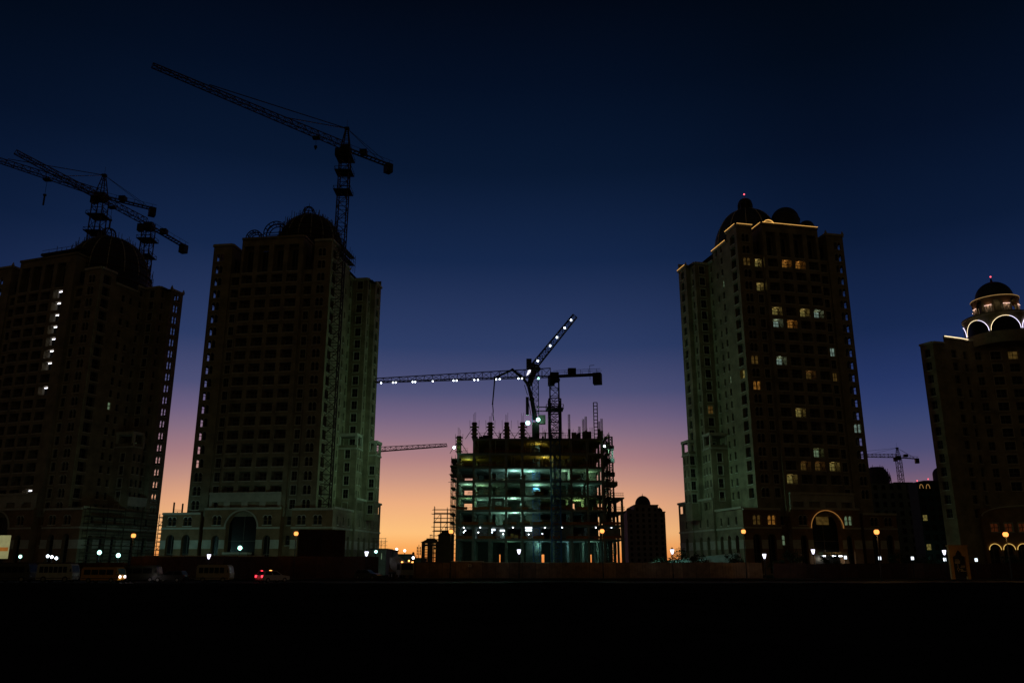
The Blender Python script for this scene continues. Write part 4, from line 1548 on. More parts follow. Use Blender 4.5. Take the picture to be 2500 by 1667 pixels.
b.build('deck_formwork', CB)
for k in range(22):
    x = rnd.uniform(-8.6, 19.6)
    y = rnd.uniform(.3, 4)
    h_ = rnd.uniform(.5, 1.9)
    b = MB()
    b.box((x, y, 29.604), (x + rnd.uniform(.3, 1.3), y + .5, 29.6 + h_), rnd.choice((M_FORM, M_PLANK, M_STEEL)))
    b.tube((x + .1, y - .1, 29.6), (x + .1 + rnd.uniform(-.4, .4), y - .1, 30.3 + h_), .05, M_SCAF)
    b.build('formwork_stack', CB)
for k in range(10):
    x, i = rnd.uniform(-8, 20), rnd.randrange(2, 7)
    b = MB()
    b.path([(x, -.12, ZS[i]), (x + rnd.uniform(-.2, .2), -.12, ZS[i] - 1.6), (x + rnd.uniform(-.4, .4), -.12, ZS[i] - 3 - rnd.uniform(0, 5))], .035, M_STEEL)
    b.build('hanging_cable', CB)
for i, z in enumerate((24.8, 23.3, 22.6, 21.4)):
    b = MB()
    b.box((-13.6 - .2 * (i % 2), .3, z), (-12.3, 6, z + .35), M_PLANK)
    b.build('edge_platform', CB)
ladder = thing('ladder_frame', 'tall upright ladder frame on the roof deck right of the cranes', 'ladder', (19.0, 183.2, 29.6))
b = MB()
for q in (-.42, .42):
    b.box((q - .1, -.1, 0), (q + .1, .1, 8.4), M_STEEL)
for k in range(11):
    b.box((-.42, -.07, .3 + k * .8), (.42, .07, .46 + k * .8), M_STEEL)
b.build('ladder_rail', ladder)
hm_ = thing('hoist_mast', 'pair of dark hoist masts along the right flank of the building frame', 'hoist', (21.6, 186, 0))
for x, z0, z1 in ((-.4, 0, 29.5), (.9, 0, 30.5)):
    b = MB()
    lattice(b, (x, 0, z0), (x, 0, z1), .8, .8, 24, M_STEEL, .16, .09, up=Vector((0, 1, 0)))
    b.build('mast', hm_)
for z in (27.5, 24.6, 21.5):
    b = MB()
    b.box((-1.2, -1, z), (1.6, .8, z + .9), M_STEEL)
    b.build('landing_gate', hm_)

# floor lamps inside the frame
TEAL = (.42, 1.0, .88)
def floor_lamp(x, y, z, power, col=TEAL, vis=True, m=None, r=.16):
    if vis:
        b = MB()
        b.ball((0, 0, 0), r, m or E_WHITE, 8, 6)
        b.build('work_light', CB, False, (x, y, z))
    light('work_lamp', 'POINT', (x, y - .25, z - .3), col, power, CB, .15)


z6 = lambda X, Y, D: at(900 + X / 3.136, 1060 + Y / 3.136, 182 + D)
for X, Y, D in ((728, 712, 2), (740, 735, 9), (728, 748, 13), (855, 705, 2), (840, 750, 14), (945, 748, 10), (1105, 705, 2), (1350, 706, 2), (1480, 706, 2), (1740, 706, 2), (1860, 713, 3), (1225, 712, 3), (1225, 764, 12), (1030, 762, 12), (1330, 760, 12)):
    q = z6(X, Y, D)
    floor_lamp(q.x, q.y - 182, min(q.z, 10.2), 13, (.60, 1.0, .95), True, E_WHITE, .13)
for X, D, i, pw, col in ((1115, 3, 5, 150, (.42, .9, 1.0)), (1235, 4, 5, 130, (.42, 1, .95)), (1500, 3, 5, 40, (.5, 1, .75)), (755, 4, 4, 60, (.5, 1, .8)), (755, 6, 6, 45, (.75, 1, .3)),
                          (1290, 5, 4, 150, (.45, 1, .8)), (860, 6, 4, 40, (.5, 1, .6)), (1000, 4, 3, 60, TEAL), (1110, 3, 3, 130, (.5, 1, .9)), (1600, 9, 3, 70, (.6, 1, .4)),
                          (1120, 3, 2, 150, (.5, 1, .95)), (1040, 5, 2, 60, TEAL), (1720, 7, 2, 45, (.35, .75, 1)), (1300, 4, 7, 55, (1, .88, .25)), (1360, 2, 6, 60, (1, .95, .3)), (860, 8, 3, 30, TEAL),
                          (1300, 9, 0, 40, (.3, .8, .9)), (1500, 10, 0, 25, (.3, .75, 1)), (1700, 9, 0, 30, TEAL), (1080, 8, 0, 22, (.4, 1, .7)), (1650, 6, 4, 25, TEAL), (760, 3, 3, 25, (.5, 1, .5)), (1700, 5, 5, 30, (.5, 1, .6))):
    q = z6(X, 700, D + 3.5)
    floor_lamp(q.x, D + 3.5, ZS[i] - .85, pw * (4.2 if i < 6 else 1.9), (col[0], col[1], col[2] * (.82 if i < 6 else 1)), False)
# floodlights of the site
def flood(label, p, aims, power, col=(.55, 1.0, .78), pole=True, cone=110, glob=.3, m=None, near=0, off=.7):
    t = thing('floodlight', label, 'floodlight', (p[0], p[1], 0 if pole else p[2]))
    z = p[2] if pole else 0
    if pole:
        b = MB()
        b.tube((0, 0, 0), (0, 0, z), .09, M_POLE, 6)
        b.build('pole', t)
    b = MB()
    b.box((-.4, -.05, z - .3), (.4, .3, z + .3), M_STEEL)
    h_ = b.build('housing', t)
    b = MB()
    b.lathe((0, 0, 0), [(glob, -.14), (glob * 1.02, .0), (glob * .7, .12), (1e-3, .16)], m or E_GREEN, 14)
    l_ = b.build('lens', t)
    l_.location = (0, -.08, z)
    l_.rotation_euler = (PI / 2, 0, 0)
    for a in aims:
        d = Vector(a) - Vector(p)
        s = d.normalized() * off
        light('flood_beam', 'SPOT', (s.x, s.y, z + s.z), col, power, t, .3, (s.x + d.x, s.y + d.y, z + s.z + d.z), cone, .7)
    if near:
        light('flood_spill', 'POINT', (0, -.9, z - .1), col, near, t, .3)
    return t


flood('blazing green-white floodlight on the roof deck under the placing boom, left one', (3.7, 189.3, 34.3), [(-44, 201, 30)], 5200, (.44, 1.0, .60), pole=False, cone=112, near=320, off=2.4, glob=.5)
flood('blazing green-white floodlight on the roof deck under the placing boom, right one', (6.0, 184.8, 34.3), [(54, 206, 34)], 4300, (.44, 1.0, .62), pole=False, cone=112, near=60, off=3.2, glob=.45)
flood('white floodlight at the top left corner of the building frame', (-12.9, 181.6, 27.5), [(-38, 211, 24)], 2400, (.44, 1, .64), False, 62, .3, E_WHITE, 40)
flood('small white floodlight at the top right corner of the building frame', tuple(at(1476, 1089, 183)), [(50, 200, 7)], 4200, (.44, 1, .70), False, 80, .22, E_WHITE, 12)
flood('green-white floodlight on a pole right of the scaffolded tower', tuple(at(918, 1346, 172)), [(-42, 205, 12)], 700, near=30)
flood('bluish floodlight before the great arch of the unlit tower', tuple(at(586, 1337, 171)), [(-58, 190, 6)], 520, (.45, 1, .85), near=60, glob=.42)
flood('brighter floodlight of the pair below the left tower', tuple(at(243, 1348, 170)), [(-84, 192, 3)], 800, (.4, 1, .95), True, 90, .42, near=70)
flood('lower floodlight of the pair below the left tower', tuple(at(289, 1355, 170)), [(-77, 190, 3)], 800, (.4, 1, .95), True, 90, .42, near=70)
flood('floodlight alone at the foot of the left tower beside the billboard', tuple(at(50, 1358, 160)), [(-100, 180, 6)], 120, near=15)
for lb, px, py in (('upper left', 117, 1357), ('middle', 127, 1359), ('lowest and largest', 138, 1362)):
    flood('%s of three small clustered floodlights at the left tower foot' % lb, tuple(at(px, py, 160)), [(-92, 180, 5)], 50, (.8, .9, 1), True, 100, .26, E_WHITE)
flood('small white floodlight over the low buildings in the sunset gap', tuple(at(1009, 1361, 215)), [(-26, 225, 1)], 150, m=E_WHITE)

light('wall_fill_beam', 'SPOT', (20.6, -.6, 9.6), (.35, 1.0, .85), 5000, CB, .2, (38, -11, 2), 60, .8)  # added spot with no lamp body, brightens the pale sloping wall
for x0, x1, y, zc in ((1225, 0, 2.5, 10.15), (1225, 1, 12, 10.0), (945, 2, 9, 10.0), (1030, 3, 11, 9.9)):
    q = z6(x0, 715, y)
    b = MB()
    b.box((-.75, 0, -.2), (.75, .12, .2), emit('lit_panel', (.8, .95, 1), 2.2))
    b.build('light_panel', CB, False, (q.x, y, zc - (.0 if x1 != 1 else 0)))
for x, pw in ((-6.7, 14), (.5, 30), (5.5, 36), (11.3, 20), (18.4, 26)):
    floor_lamp(x, 1.2, 6.7, pw, (.36, 1.0, .80), False)
for k in range(34):
    i = rnd.randrange(0, 7)
    x, y, z = rnd.uniform(-8, 19), rnd.uniform(.9, 9), (0, *ZS)[i] + .006
    w, d, h_ = rnd.uniform(.5, 1.6), rnd.uniform(.4, 1.0), rnd.uniform(.4, 1.5)
    b = MB()
    for q in range(3):
        b.box((x + rnd.uniform(-.1, .1), y, z + h_ * q / 3), (x + w + rnd.uniform(-.1, .1), y + d, z + h_ * (q + .9) / 3), rnd.choice((M_FORM, M_PLANK, M_CONCD)))
    b.build('material_stack', CB)
for lb, A, B, z0, z1, sd in (('ragged scaffold up the right flank of the building frame', (20.95, 183), (20.95, 193), 7, 30, 21), ('ragged scaffold up the left flank of the building frame', (-12.7, 183), (-12.7, 192), 9, 24.5, 22)):
    t = thing('scaffold', lb, 'scaffold', (A[0], A[1], 0))
    b = MB()
    scaffold_mb(b, (0, 0), (0, B[1] - A[1]), z0, z1, .9 if A[0] < 0 else -.9, 1.7, 1.9, .055, True, sd, 1.0)
    for k in range(9):
        z = z0 + (z1 - z0) * (k + .4) / 9
        q = rnd.uniform(.3, 1.0) * (1 if A[0] > 0 else -1)
        b.tube((0, .2, z), (q * 1.5, .2, z), .06, M_SCAF)
    b.build('scaffold_frame', t)
b = MB()
for z, x0, x1, y in ((13.9, 20.8, 25.5, 5.6), (17.1, 20.8, 25.5, 6.6), (19.4, 20.6, 23.5, 2.2)):
    for dz in (.5, 1.0):
        b.tube((x0, y, z + dz), (x1, y, z + dz), .05, M_SCAF)
    x = x0
    while x <= x1:
        b.tube((x, y, z - .05), (x, y, z + 1.05), .05, M_SCAF)
        x += .45
b.build('guard_rail', CB)
# ---------------------------------------------------------------- scaffold, wind towers and low buildings in the gap
t = thing('scaffold', 'scaffold with open decks against the orange sky left of the building frame', 'scaffold', (-18.0, 188, 0))
b = MB()
scaffold_mb(b, (.4, 0), (4.8, 0), 0, 13.4, 1.6, 1.5, 1.95, .075, True, 2, 1.3)
b.build('scaffold_frame', t)
t = thing('scaffold', 'thin scaffold on the podium terrace at the left end of the unlit tower', 'scaffold', (T2.location.x, T2.location.y, 14), T2.rotation_euler.z)
b = MB()
for x, h_ in ((-36.0, 2.6), (-33.8, 2.3)):
    b.box((x - .14, 2.0, 0), (x + .14, 2.3, h_), M_STEEL)
b.tube((-36, 2.1, .9), (-33.8, 2.1, .8), .05, M_SCAF)
b.tube((-36, 2.1, .5), (-33.8, 2.1, .5), .05, M_SCAF)
b.build('scaffold_frame', t)


def wind_tower(label, cx, Y, w, ztop, slits=True):
    t = thing('wind_tower', label, 'tower', (cx, Y, 0))
    b = MB()
    x = w / 2
    ops = []
    if slits:
        for k in range(12):
            z = 3.0 + k * .36
            if k == 10:
                continue
            for q in (-.95, .95):
                ops.append((x + q - .33, x + q + .33, z, z + .17, .15, False))
    wall(b, (-x, 0), (x, 0), 0, ztop, (0, 1), ops, M_HOARD2)
    wall(b, (-x, w * .8), (x, w * .8), 0, ztop, (0, -1), [(a0, a1, max(.1, z0 - .35), z1 + .35, d_, f) for a0, a1, z0, z1, d_, f in ops[::2]] if False else
         ([(x - 1.5, x + 1.5, 1.5, 7.1, .1, False)] if slits else []), M_HOARD2)
    wall(b, (-x, 0), (-x, w * .8), 0, ztop, (1, 0), [], M_HOARD2)
    wall(b, (x, 0), (x, w * .8), 0, ztop, (-1, 0), [], M_HOARD2)
    b.build('wall', t)
    b = MB()
    y0, y1 = -.25, w * .8 + .25
    b.hexa([(-x - .25, y0, ztop), (x + .25, y0, ztop), (x + .25, y1, ztop), (-x - .25, y1, ztop), (-1, w * .25, ztop + .7), (1, w * .25, ztop + .7), (1, w * .55, ztop + .7), (-1, w * .55, ztop + .7)], M_HOARD2)
    b.box((-1.0, w * .25, ztop + .703), (1.0, w * .55, ztop + .95), M_HOARD2)
    b.build('roof', t)
    b = MB()
    for q in (-.25, .17):
        b.box((q, w * .35, ztop + .953), (q + .1, w * .45, ztop + 1.65), M_HOARD2)
    b.box((-.3, w * .33, ztop + 1.653), (.32, w * .47, ztop + 1.8), M_HOARD2)
    b.build('cupola', t)
    return t


wind_tower('small wind tower with two columns of glowing slits before the sunset', -19.0, 195, 4.0, 7.3)
wind_tower('plain dark wind tower close to the left side of the building frame', -13.9, 176, 3.2, 8.2, False)


def low_building(name, label, px0, px1, pyt, Y, dep, m=M_CONCD, win=()):
    a, c = at(px0, pyt, Y), at(px1, pyt, Y)
    t = thing(name, label, 'building', (a.x, Y, 0))
    w = c.x - a.x
    b = MB()
    wall(b, (0, 0), (w, 0), 0, a.z, (0, 1), [(x0 * w, x1 * w, z0 * a.z, z1 * a.z, .25, False) for x0, x1, z0, z1 in win], m)
    wall(b, (0, 0), (0, dep), 0, a.z, (1, 0), [], m)
    wall(b, (w, 0), (w, dep), 0, a.z, (-1, 0), [], m)
    wall(b, (0, dep), (w, dep), 0, a.z, (0, -1), [], m)
    b.build('wall', t)
    b = MB()
    b.box((-.2, -.2, a.z), (w + .2, dep, a.z + .25), M_ROOF)
    b.build('roof', t)
    for x0, x1, z0, z1 in win:
        b = MB()
        b.face([(x0 * w, .22, z0 * a.z), (x1 * w, .22, z0 * a.z), (x1 * w, .22, z1 * a.z), (x0 * w, .22, z1 * a.z)], LIT['g'] if (x1 - x0) < .2 else M_GLASS)
        b.build('window', t)
    return t, w, a.z


t, w_, zt = low_building('site_building', 'low concrete building with one lit window right of the unlit tower podium', 905, 943, 1341, 195, 10, M_CONC, ((.68, .74, .62, .86),))
b = MB()
scaffold_mb(b, (.2, 1), (w_ - .5, 1), zt + .25, zt + 1.6, 1.0, .9, .8, .045, False, 12, .5)
b.build('roof_scaffold', t)
low_building('site_building', 'dark box building with a stepped flat roof low in the sunset gap', 943, 961, 1344, 205, 8, M_CONCD)
low_building('site_building', 'long low dark building behind the concrete mixer truck', 958, 1002, 1354, 230, 10, M_CONCD)
low_building('site_building', 'lowest flat building left of the slit wind tower', 1000, 1034, 1363, 240, 10, M_CONCD)
t = thing('antenna_mast', 'thin antenna mast against the orange sky left of the wind tower', 'antenna', (*at(1022, 1360, 300).xy, 0))
b = MB()
zt = at(1022, 1329, 300).z
b.tube((0, 0, 0), (0, 0, zt), .16, M_STEEL, 6, .1)
b.build('pole', t)
for z in (zt - 1.6, zt - 2.6, zt - 3.6):
    b = MB()
    for q in (-.55, .55):
        b.box((q - .15, -.15, z), (q + .15, .15, z + .9), M_STEEL)
    b.tube((-.55, 0, z + .4), (.55, 0, z + .4), .06, M_STEEL)
    b.build('antenna_panel', t)
for i, (px, py, lb) in enumerate(((968.5, 1340, 'far street lamp on the left of two in the sunset gap'), (988, 1343.5, 'far street lamp on the right of two in the sunset gap'))):
    p = at(px, py, 330)
    t = thing('street_lamp', lb, 'street lamp', (p.x, 330, 0), 0, 'far street lamps in the sunset gap')
    b = MB()
    b.tube((0, 0, 0), (0, 0, p.z), .12, M_POLE, 6)
    b.build('pole', t)
    b = MB()
    b.ball((0, 0, p.z), .5, emit('far_lamp_glow', (1, .9, .8), 4), 8, 6)
    b.build('lamp_head', t)
for k, (px, h0, h1, lb) in enumerate(((1009, 1350, 1378, 'sign post with round head beside the white floodlight in the gap'),)):
    p = at(px, h0, 260)
    t = thing('sign_post', lb, 'sign', (p.x, 260, 0))
    b = MB()
    b.tube((0, 0, 0), (0, 0, p.z), .09, M_STEEL, 6)
    b.build('pole', t)
    b = MB()
    b.ball((0, 0, p.z), .4, M_STEEL, 8, 6)
    b.build('sign_disc', t)
t = thing('frame_gantry', 'row of low site frames standing on the horizon in the sunset gap', 'gantry', (*at(994, 1360, 270).xy, 0))
b = MB()
for px in (988, 993, 999, 1003, 1008, 1015):
    p = at(px, 1352 if px < 1000 else 1357, 270)
    x = p.x - t.location.x
    b.tube((x, 0, 0), (x, 0, p.z), .13, M_STEEL)
for pa, pz, py in ((988, 999, 1354), (1002, 1020, 1358)):
    a, c = at(pa, py, 270), at(pz, py, 270)
    b.tube((a.x - t.location.x, 0, a.z), (c.x - t.location.x, 0, c.z), .11, M_STEEL)
b.build('frame', t)

# ---------------------------------------------------------------- distant towers
def far_tower(label, blocks, Y, domes=(), wins=True, m=M_FAR, seed=1, lit=.0, litm='y', frac=(1.6, 3.2)):
    x0 = blocks[0][0]
    t = thing('distant_tower', label, 'tower', (x0, Y, 0))
    rnd = random.Random(seed)
    items = []
    wm, wl = MB(), MB()
    b = MB()
    for xa, xb, z, dy, dp in blocks:
        ops = []
        if wins:
            n = max(1, int((xb - xa) / frac[1]))
            st = (xb - xa) / n
            k = 0
            while 4 + k * 3.4 + 2.2 < z:
                for i in range(n):
                    c = (i + .5) * st
                    zz = 4 + k * 3.4
                    ops.append((c - frac[0] / 2, c + frac[0] / 2, zz, zz + 2.0, .4, False))
                    key = 'lit' if rnd.random() < lit else 'dark'
                    mb = MB()
                    mb.face([(-frac[0] / 2, .38, 0), (frac[0] / 2, .38, 0), (frac[0] / 2, .38, 2), (-frac[0] / 2, .38, 2)], LIT[litm] if key == 'lit' else M_GLASS)
                    items.append((key + str(frac[0]), mb, (xa - x0 + c, dy, zz), 0))
                k += 1
        wall(b, (xa - x0, dy), (xb - x0, dy), 0, z, (0, 1), ops, m)
        for xx, s in ((xa - x0, 1), (xb - x0, -1)):
            wall(b, (xx, dy), (xx, dy + dp), 0, z, (s, 0), [], m)
        b.face([(xa - x0, dy, z), (xb - x0, dy, z), (xb - x0, dy + dp, z), (xa - x0, dy + dp, z)], M_ROOF)
        b.box((xa - x0 - .3, dy - .3, z - .6), (xb - x0 + .3, dy, z), m)
    b.build('wall', t)
    place_parts('window', items, t, 100)
    for cx, cy, r, z0, z1, fin in domes:
        b = MB()
        b.lathe((cx - x0, cy, 0), [(r, z0 - 6), (r, z0 - .3), (r * 1.05, z0 - .3), (r * 1.05, z0)] + dome_profile(r, z0, z1, .1), M_DOME, 32)
        if fin:
            b.tube((cx - x0, cy, z1), (cx - x0, cy, z1 + fin), .25, M_DOME, 6, .05)
        b.build('dome', t)
    return t


far_tower('distant domed tower in silhouette right of the building frame', [(72.1, 76.5, 35.5, 1, 20), (76.5, 91.5, 38.6, 0, 22), (91.5, 95.9, 34.5, 1, 20)], 520,
          [(83.4, 9, 4.9, 39.2, 44.8, 1.6), (93.7, 8, 2.0, 35, 37.2, .6), (74.2, 8, 1.5, 36, 37.2, .4)], True, M_FAR, 3)
t5 = far_tower('half-hidden tower with a scaffolded round dome behind the lit tower', [(140.5, 153.5, 33.6, 0, 20), (153.5, 160.5, 34.2, .5, 20), (160.5, 167.0, 32.0, 2, 20)], 330, [], True, M_CONCD, 4)
b = MB()
b.lathe((9.6, 8, 0), [(4.6, 30), (4.6, 36.5)] + dome_profile(4.6, 36.5, 41.0, 2.2), M_DOME, 24)
b.build('dome', t5)
b = MB()
r_ = random.Random(6)
for j, f in enumerate((0, .2, .4, .58, .74, .87)):
    rr = 4.7 * math.sqrt(1 - f * f) + .5
    z = 35.6 + 5.4 * f
    b.path([(9.6 + rr * math.cos(2 * PI * i / 18), 8 + rr * math.sin(2 * PI * i / 18), z) for i in range(19)], .1, M_SCAF)
    for i in range(18):
        a_ = 2 * PI * i / 18
        b.tube((9.6 + rr * math.cos(a_), 8 + rr * math.sin(a_), z - 1.6), (9.6 + rr * math.cos(a_), 8 + rr * math.sin(a_), z + r_.uniform(.1, 1.6)), .09, M_SCAF)
b.build('dome_scaffold', t5)
t6 = far_tower('slab block with teal balconies and a few yellow windows between the right towers', [(147.5, 159.0, 31.4, 0, 7)], 300, [], True, mat('teal_facade', (.03, .05, .048), .8, 0, .3, .3), 12, .06, 'y', (1.7, 2.5))
for k in range(2):
    c = 1.3 + 2.4 * k
    strip_mb([(c + .65 * math.cos(PI * i / 10), -.3, 29.0 + 1.5 * math.sin(PI * i / 10)) for i in range(11)], .06, emit('dim_gold_far', (1, .5, .15), .5)).build('light_strip', t6)
for x, z in ((.2, 31.8), (4.3, 32.4)):
    b = MB()
    b.ball((x, 0, z), .22, E_RED, 8, 6)
    b.build('beacon', t6)
b = MB()
b.box((3.0, 1, 31.403), (11, 6.5, 32.0), M_ROOF)
b.build('roof_slab', t6)
light('facade_lamp', 'POINT', (4, -7, 4), (.35, 1, .85), 60, t6, 1)
b = MB()
b.lathe((11.5, 5, 0), [(2.6, 29), (2.6, 34.5)] + dome_profile(2.6, 34.5, 37.2, .1), M_DOME, 24)
b.build('dome', t6)
for x in (-.85, .55):
    b = MB()
    b.box((11.5 + x, 2.2, 33.0), (11.5 + x + .35, 2.3, 34.3), LIT['o'])
    b.build('window', t6)

# ---------------------------------------------------------------- hoardings, walls and gate on the far side of the road
def hoarding(label, xa, xb, Y, h, m, pw=2.4, seed=1, name='hoarding', jit=.03, cat='hoarding'):
    t = thing(name, label, cat, (xa, Y, 0))
    r_ = random.Random(seed)
    x = 0
    cols = [mat('%s_%d' % (m.name, i), tuple(c * f for c in m['col']), .85, 0, .4, .9) for i, f in enumerate((.75, 1, 1.2))]
    while x < xb - xa - .01:
        w = min(pw, xb - xa - x)
        dz, dy = r_.uniform(-jit, jit) * 3, r_.uniform(-jit, jit)
        b = MB()
        hh = h + dz
        b.box((x + .03, dy, .0), (x + w - .03, dy + .05, hh), cols[r_.randrange(3)])
        for k in range(1, 5):
            xx = x + w * k / 5
            b.box((xx - .02, dy - .025, .02), (xx + .02, dy - .002, hh - .02), cols[0])
        b.build('panel', t)
        b = MB()
        b.box((x - .05, .09, 0), (x + .05, .2, h + .1), M_STEEL)
        b.build('post', t)
        x += w
    return t


M_HOARD['col'] = (.20, .135, .085)
M_HOARD2['col'] = (.06, .030, .020)
hoarding('long brown hoarding before the building frame, under the middle street lamps', -22.1, 45.0, 152, 2.65, M_HOARD, seed=2)
hoarding('dark hoarding before the unlit tower, from the mixer truck to the left lamp', -68.7, -24.0, 152, 3.75, M_HOARD2, seed=3)
hoarding('low dark hoarding at the far left behind the parked buses', -118, -69.2, 152, 2.7, M_HOARD2, seed=4)
hoarding('low brown wall of panels on the right below the sign arch', 47.0, 112, 152, 2.5, M_HOARD2, 3.0, 5)
hoarding('tall red-brown hoarding hiding the right corner of the unlit tower podium', -43.8, -34.2, 172, 9.2, M_HOARD2, 2.4, 6)
b = MB()
wa_, wb_ = at(1560, 1376, 184), at(1806, 1350, 160)
t = thing('boundary_wall', 'pale sloping wall above the hoarding left of the lit tower', 'wall', (wa_.x, wa_.y, 0))
w_ = Vector((wb_.x - wa_.x, wb_.y - wa_.y, 0))
n_ = Vector((-w_.y, w_.x, 0)).normalized() * .3
for nm, za, zb, zc, zd, e in (('wall', 0, 0, wa_.z, wb_.z, 0), ('coping', wa_.z + .003, wb_.z + .003, wa_.z + .12, wb_.z + .12, .06)):
    b = MB()
    k = n_ * (e / .3)
    lo = [-k, w_ - k, w_ + n_ + k, n_ + k]
    b.hexa([(p.x, p.y, z) for p, z in zip(lo, (za, zb, zb, za))] + [(p.x, p.y, z) for p, z in zip(lo, (zc, zd, zd, zc))], M_PALEWALL if not e else M_TRIM)
    b.build(nm, t)
b = MB()
t = thing('boundary_wall', 'pale low wall along the foot of the building frame', 'wall', (-10, 172, 0))
b.box((0, 0, 0), (34, .25, 2.75), M_PALEWALL)
b.build('wall', t)
b = MB()
t = thing('boundary_wall', 'pale wall strip behind the dark hoarding before the unlit tower', 'wall', (-71, 160, 0))
b.box((0, 0, 0), (24, .25, 4.0), M_PALEWALL)
b.build('wall', t)
# site cabins with light under their eaves
for i, (px0, px1, pyt, lb) in enumerate(((1105, 1176, 1369, 'brown site cabin behind the hoarding with a small lit pane'), (1178, 1300, 1372, 'long white lit site shelter behind the hoarding'))):
    a, c = at(px0, pyt, 156), at(px1, pyt, 156)
    w = c.x - a.x
    t = thing('site_cabin', lb, 'cabin', (a.x, 156, 0))
    b = MB()
    b.box((0, .6, 0), (w, 3.2, a.z - .18), M_HOARD if i == 0 else M_PALEWALL)
    b.build('body', t)
    b = MB()
    b.box((-.3, -.4, a.z - .15), (w + .3, 3.4, a.z), M_PALEWALL)
    b.build('roof', t)
    if i:
        for x in (.4, 3.2, 6.1):
            b = MB()
            b.box((x, -.25, a.z - .28), (x + .9, -.12, a.z - .19), E_TUBE)
            b.build('lamp', t)
            light('cabin_lamp', 'POINT', (x + .4, -.05, a.z - .42), (.8, .92, 1), 7, t, .1)
            light('frame_fill_beam', 'SPOT', (x + .4, 3.6, a.z + .1), (.36, 1, .72), 200, t, .2, (x * 1.7 - 2, 26, 5.5), 95, .8)  # added spot behind the shelter, no fitting; lifts the frame's lower front
p = at(1147, 1380, 151.6)
t = thing('notice_plate', 'small white framed notice on the brown hoarding', 'sign', (p.x, 151.85, p.z))
b = MB()
b.box((-.28, 0, -.22), (.28, .04, .22), M_TRIM)
b.build('plate', t)
b = MB()
b.box((-.12, -.012, -.14), (.12, -.003, .12), M_BLACK)
b.build('notice_print', t)
# arch sign
pa, pz = at(2319, 1335, 140), at(2357, 1335, 140)
t = thing('sign_arch', 'sandstone arch holding a dark direction board at the right', 'sign', ((pa.x + pz.x) / 2, 140, 0))
w = 3.1
b = MB()
x = w / 2
ogee = [(-x + .52, 3.55), (-x + .75, 3.7), (-x + .95, 3.75), (-.42, 4.15), (-.3, 4.35), (0, 4.72), (.3, 4.35), (.42, 4.15), (x - .95, 3.75), (x - .75, 3.7), (x - .52, 3.55)]
for y in (0, .55):
    b.face([(-x, y, 0), (-x + .5, y, 0), (-x + .5, y, 3.55), (-x, y, 3.55)], M_PORTAL)
    b.face([(x, y, 0), (x - .5, y, 0), (x - .5, y, 3.55), (x, y, 3.55)], M_PORTAL)
    for p, q in zip([(-x, 3.55)] + ogee, ogee + [(x, 3.55)]):
        b.face([(p[0], y, p[1]), (q[0], y, q[1]), (q[0], y, 5.25), (p[0], y, 5.25)], M_PORTAL)
for q0_, q1_ in ((-x, -x + .5), (x - .5, x)):
    for xx in (q0_, q1_):
        b.face([(xx, 0, 0), (xx, .55, 0), (xx, .55, 3.55 if abs(xx) < x - .1 else 5.25), (xx, 0, 3.55 if abs(xx) < x - .1 else 5.25)], M_PORTAL)
for p, q in zip(ogee[:-1], ogee[1:]):
    b.face([(p[0], 0, p[1]), (q[0], 0, q[1]), (q[0], .55, q[1]), (p[0], .55, p[1])], M_PORTAL)
b.box((-x - .12, -.1, 5.253), (x + .12, .65, 5.45), M_PORTAL)
b.build('arch', t)
b = MB()
b.box((-x + .5, .25, .5), (x - .5, .33, 4.7), M_BLACK)
brd = b.build('board', t)
M_PRINT = mat('sign_print', (.55, .5, .38), .7, 0, .1, 4)
b = MB()
r_ = random.Random(3)
for z, x0, x1 in ((3.05, -.6, .05), (2.86, -.62, .1), (2.66, -.7, .1), (2.5, -.66, .02), (2.05, .28, .85), (1.82, .15, .9), (1.38, .12, .55), (1.24, .1, .95)):
    xx = x0
    while xx < x1:
        ww = r_.uniform(.05, .12)
        b.box((xx, .235, z), (xx + ww, .249, z + .10), M_PRINT)
        xx += ww + .035
ax = -.25
b.box((ax - .03, .235, 1.75), (ax + .03, .249, 2.4), M_PRINT)
for k in range(12):
    a0, a1 = 2 * PI * k / 12, 2 * PI * (k + 1) / 12
    b.tube((ax + .17 * math.cos(a0), .24, 1.58 + .17 * math.sin(a0)), (ax + .17 * math.cos(a1), .24, 1.58 + .17 * math.sin(a1)), .03, M_PRINT)
b.box((ax + .2, .235, 1.55), (ax + .62, .249, 1.62), M_PRINT)
b.face([(ax + .62, .24, 1.5), (ax + .74, .24, 1.585), (ax + .62, .24, 1.67)], M_PRINT)
b.box((ax - .03, .235, 1.15), (ax + .03, .249, 1.42), M_PRINT)
b.build('board_lettering', brd)
# billboard at the left edge
p0, p1, p2 = at(25, 1306, 135), at(19, 1363, 135), at(0, 1340, 135)
t = thing('billboard', 'lit cream billboard with an orange band at the left edge', 'billboard', (p0.x - 3, 135, 0))
b = MB()
b.box((-3, 0, p1.z), (3, .3, p0.z), emit('billboard_face', (.44, .42, .19), .50, .12))
b.build('panel', t)
zb_ = p1.z + (p0.z - p1.z) * .32
b = MB()
b.box((-3, -.012, zb_), (3, -.002, zb_ + .6), emit('billboard_band', (.48, .17, .03), .5, .12))
b.build('band', t)
for x in (-2, 2):
    b = MB()
    b.tube((x, .15, 0), (x, .15, p1.z), .14, M_POLE, 8)
    b.build('post', t)

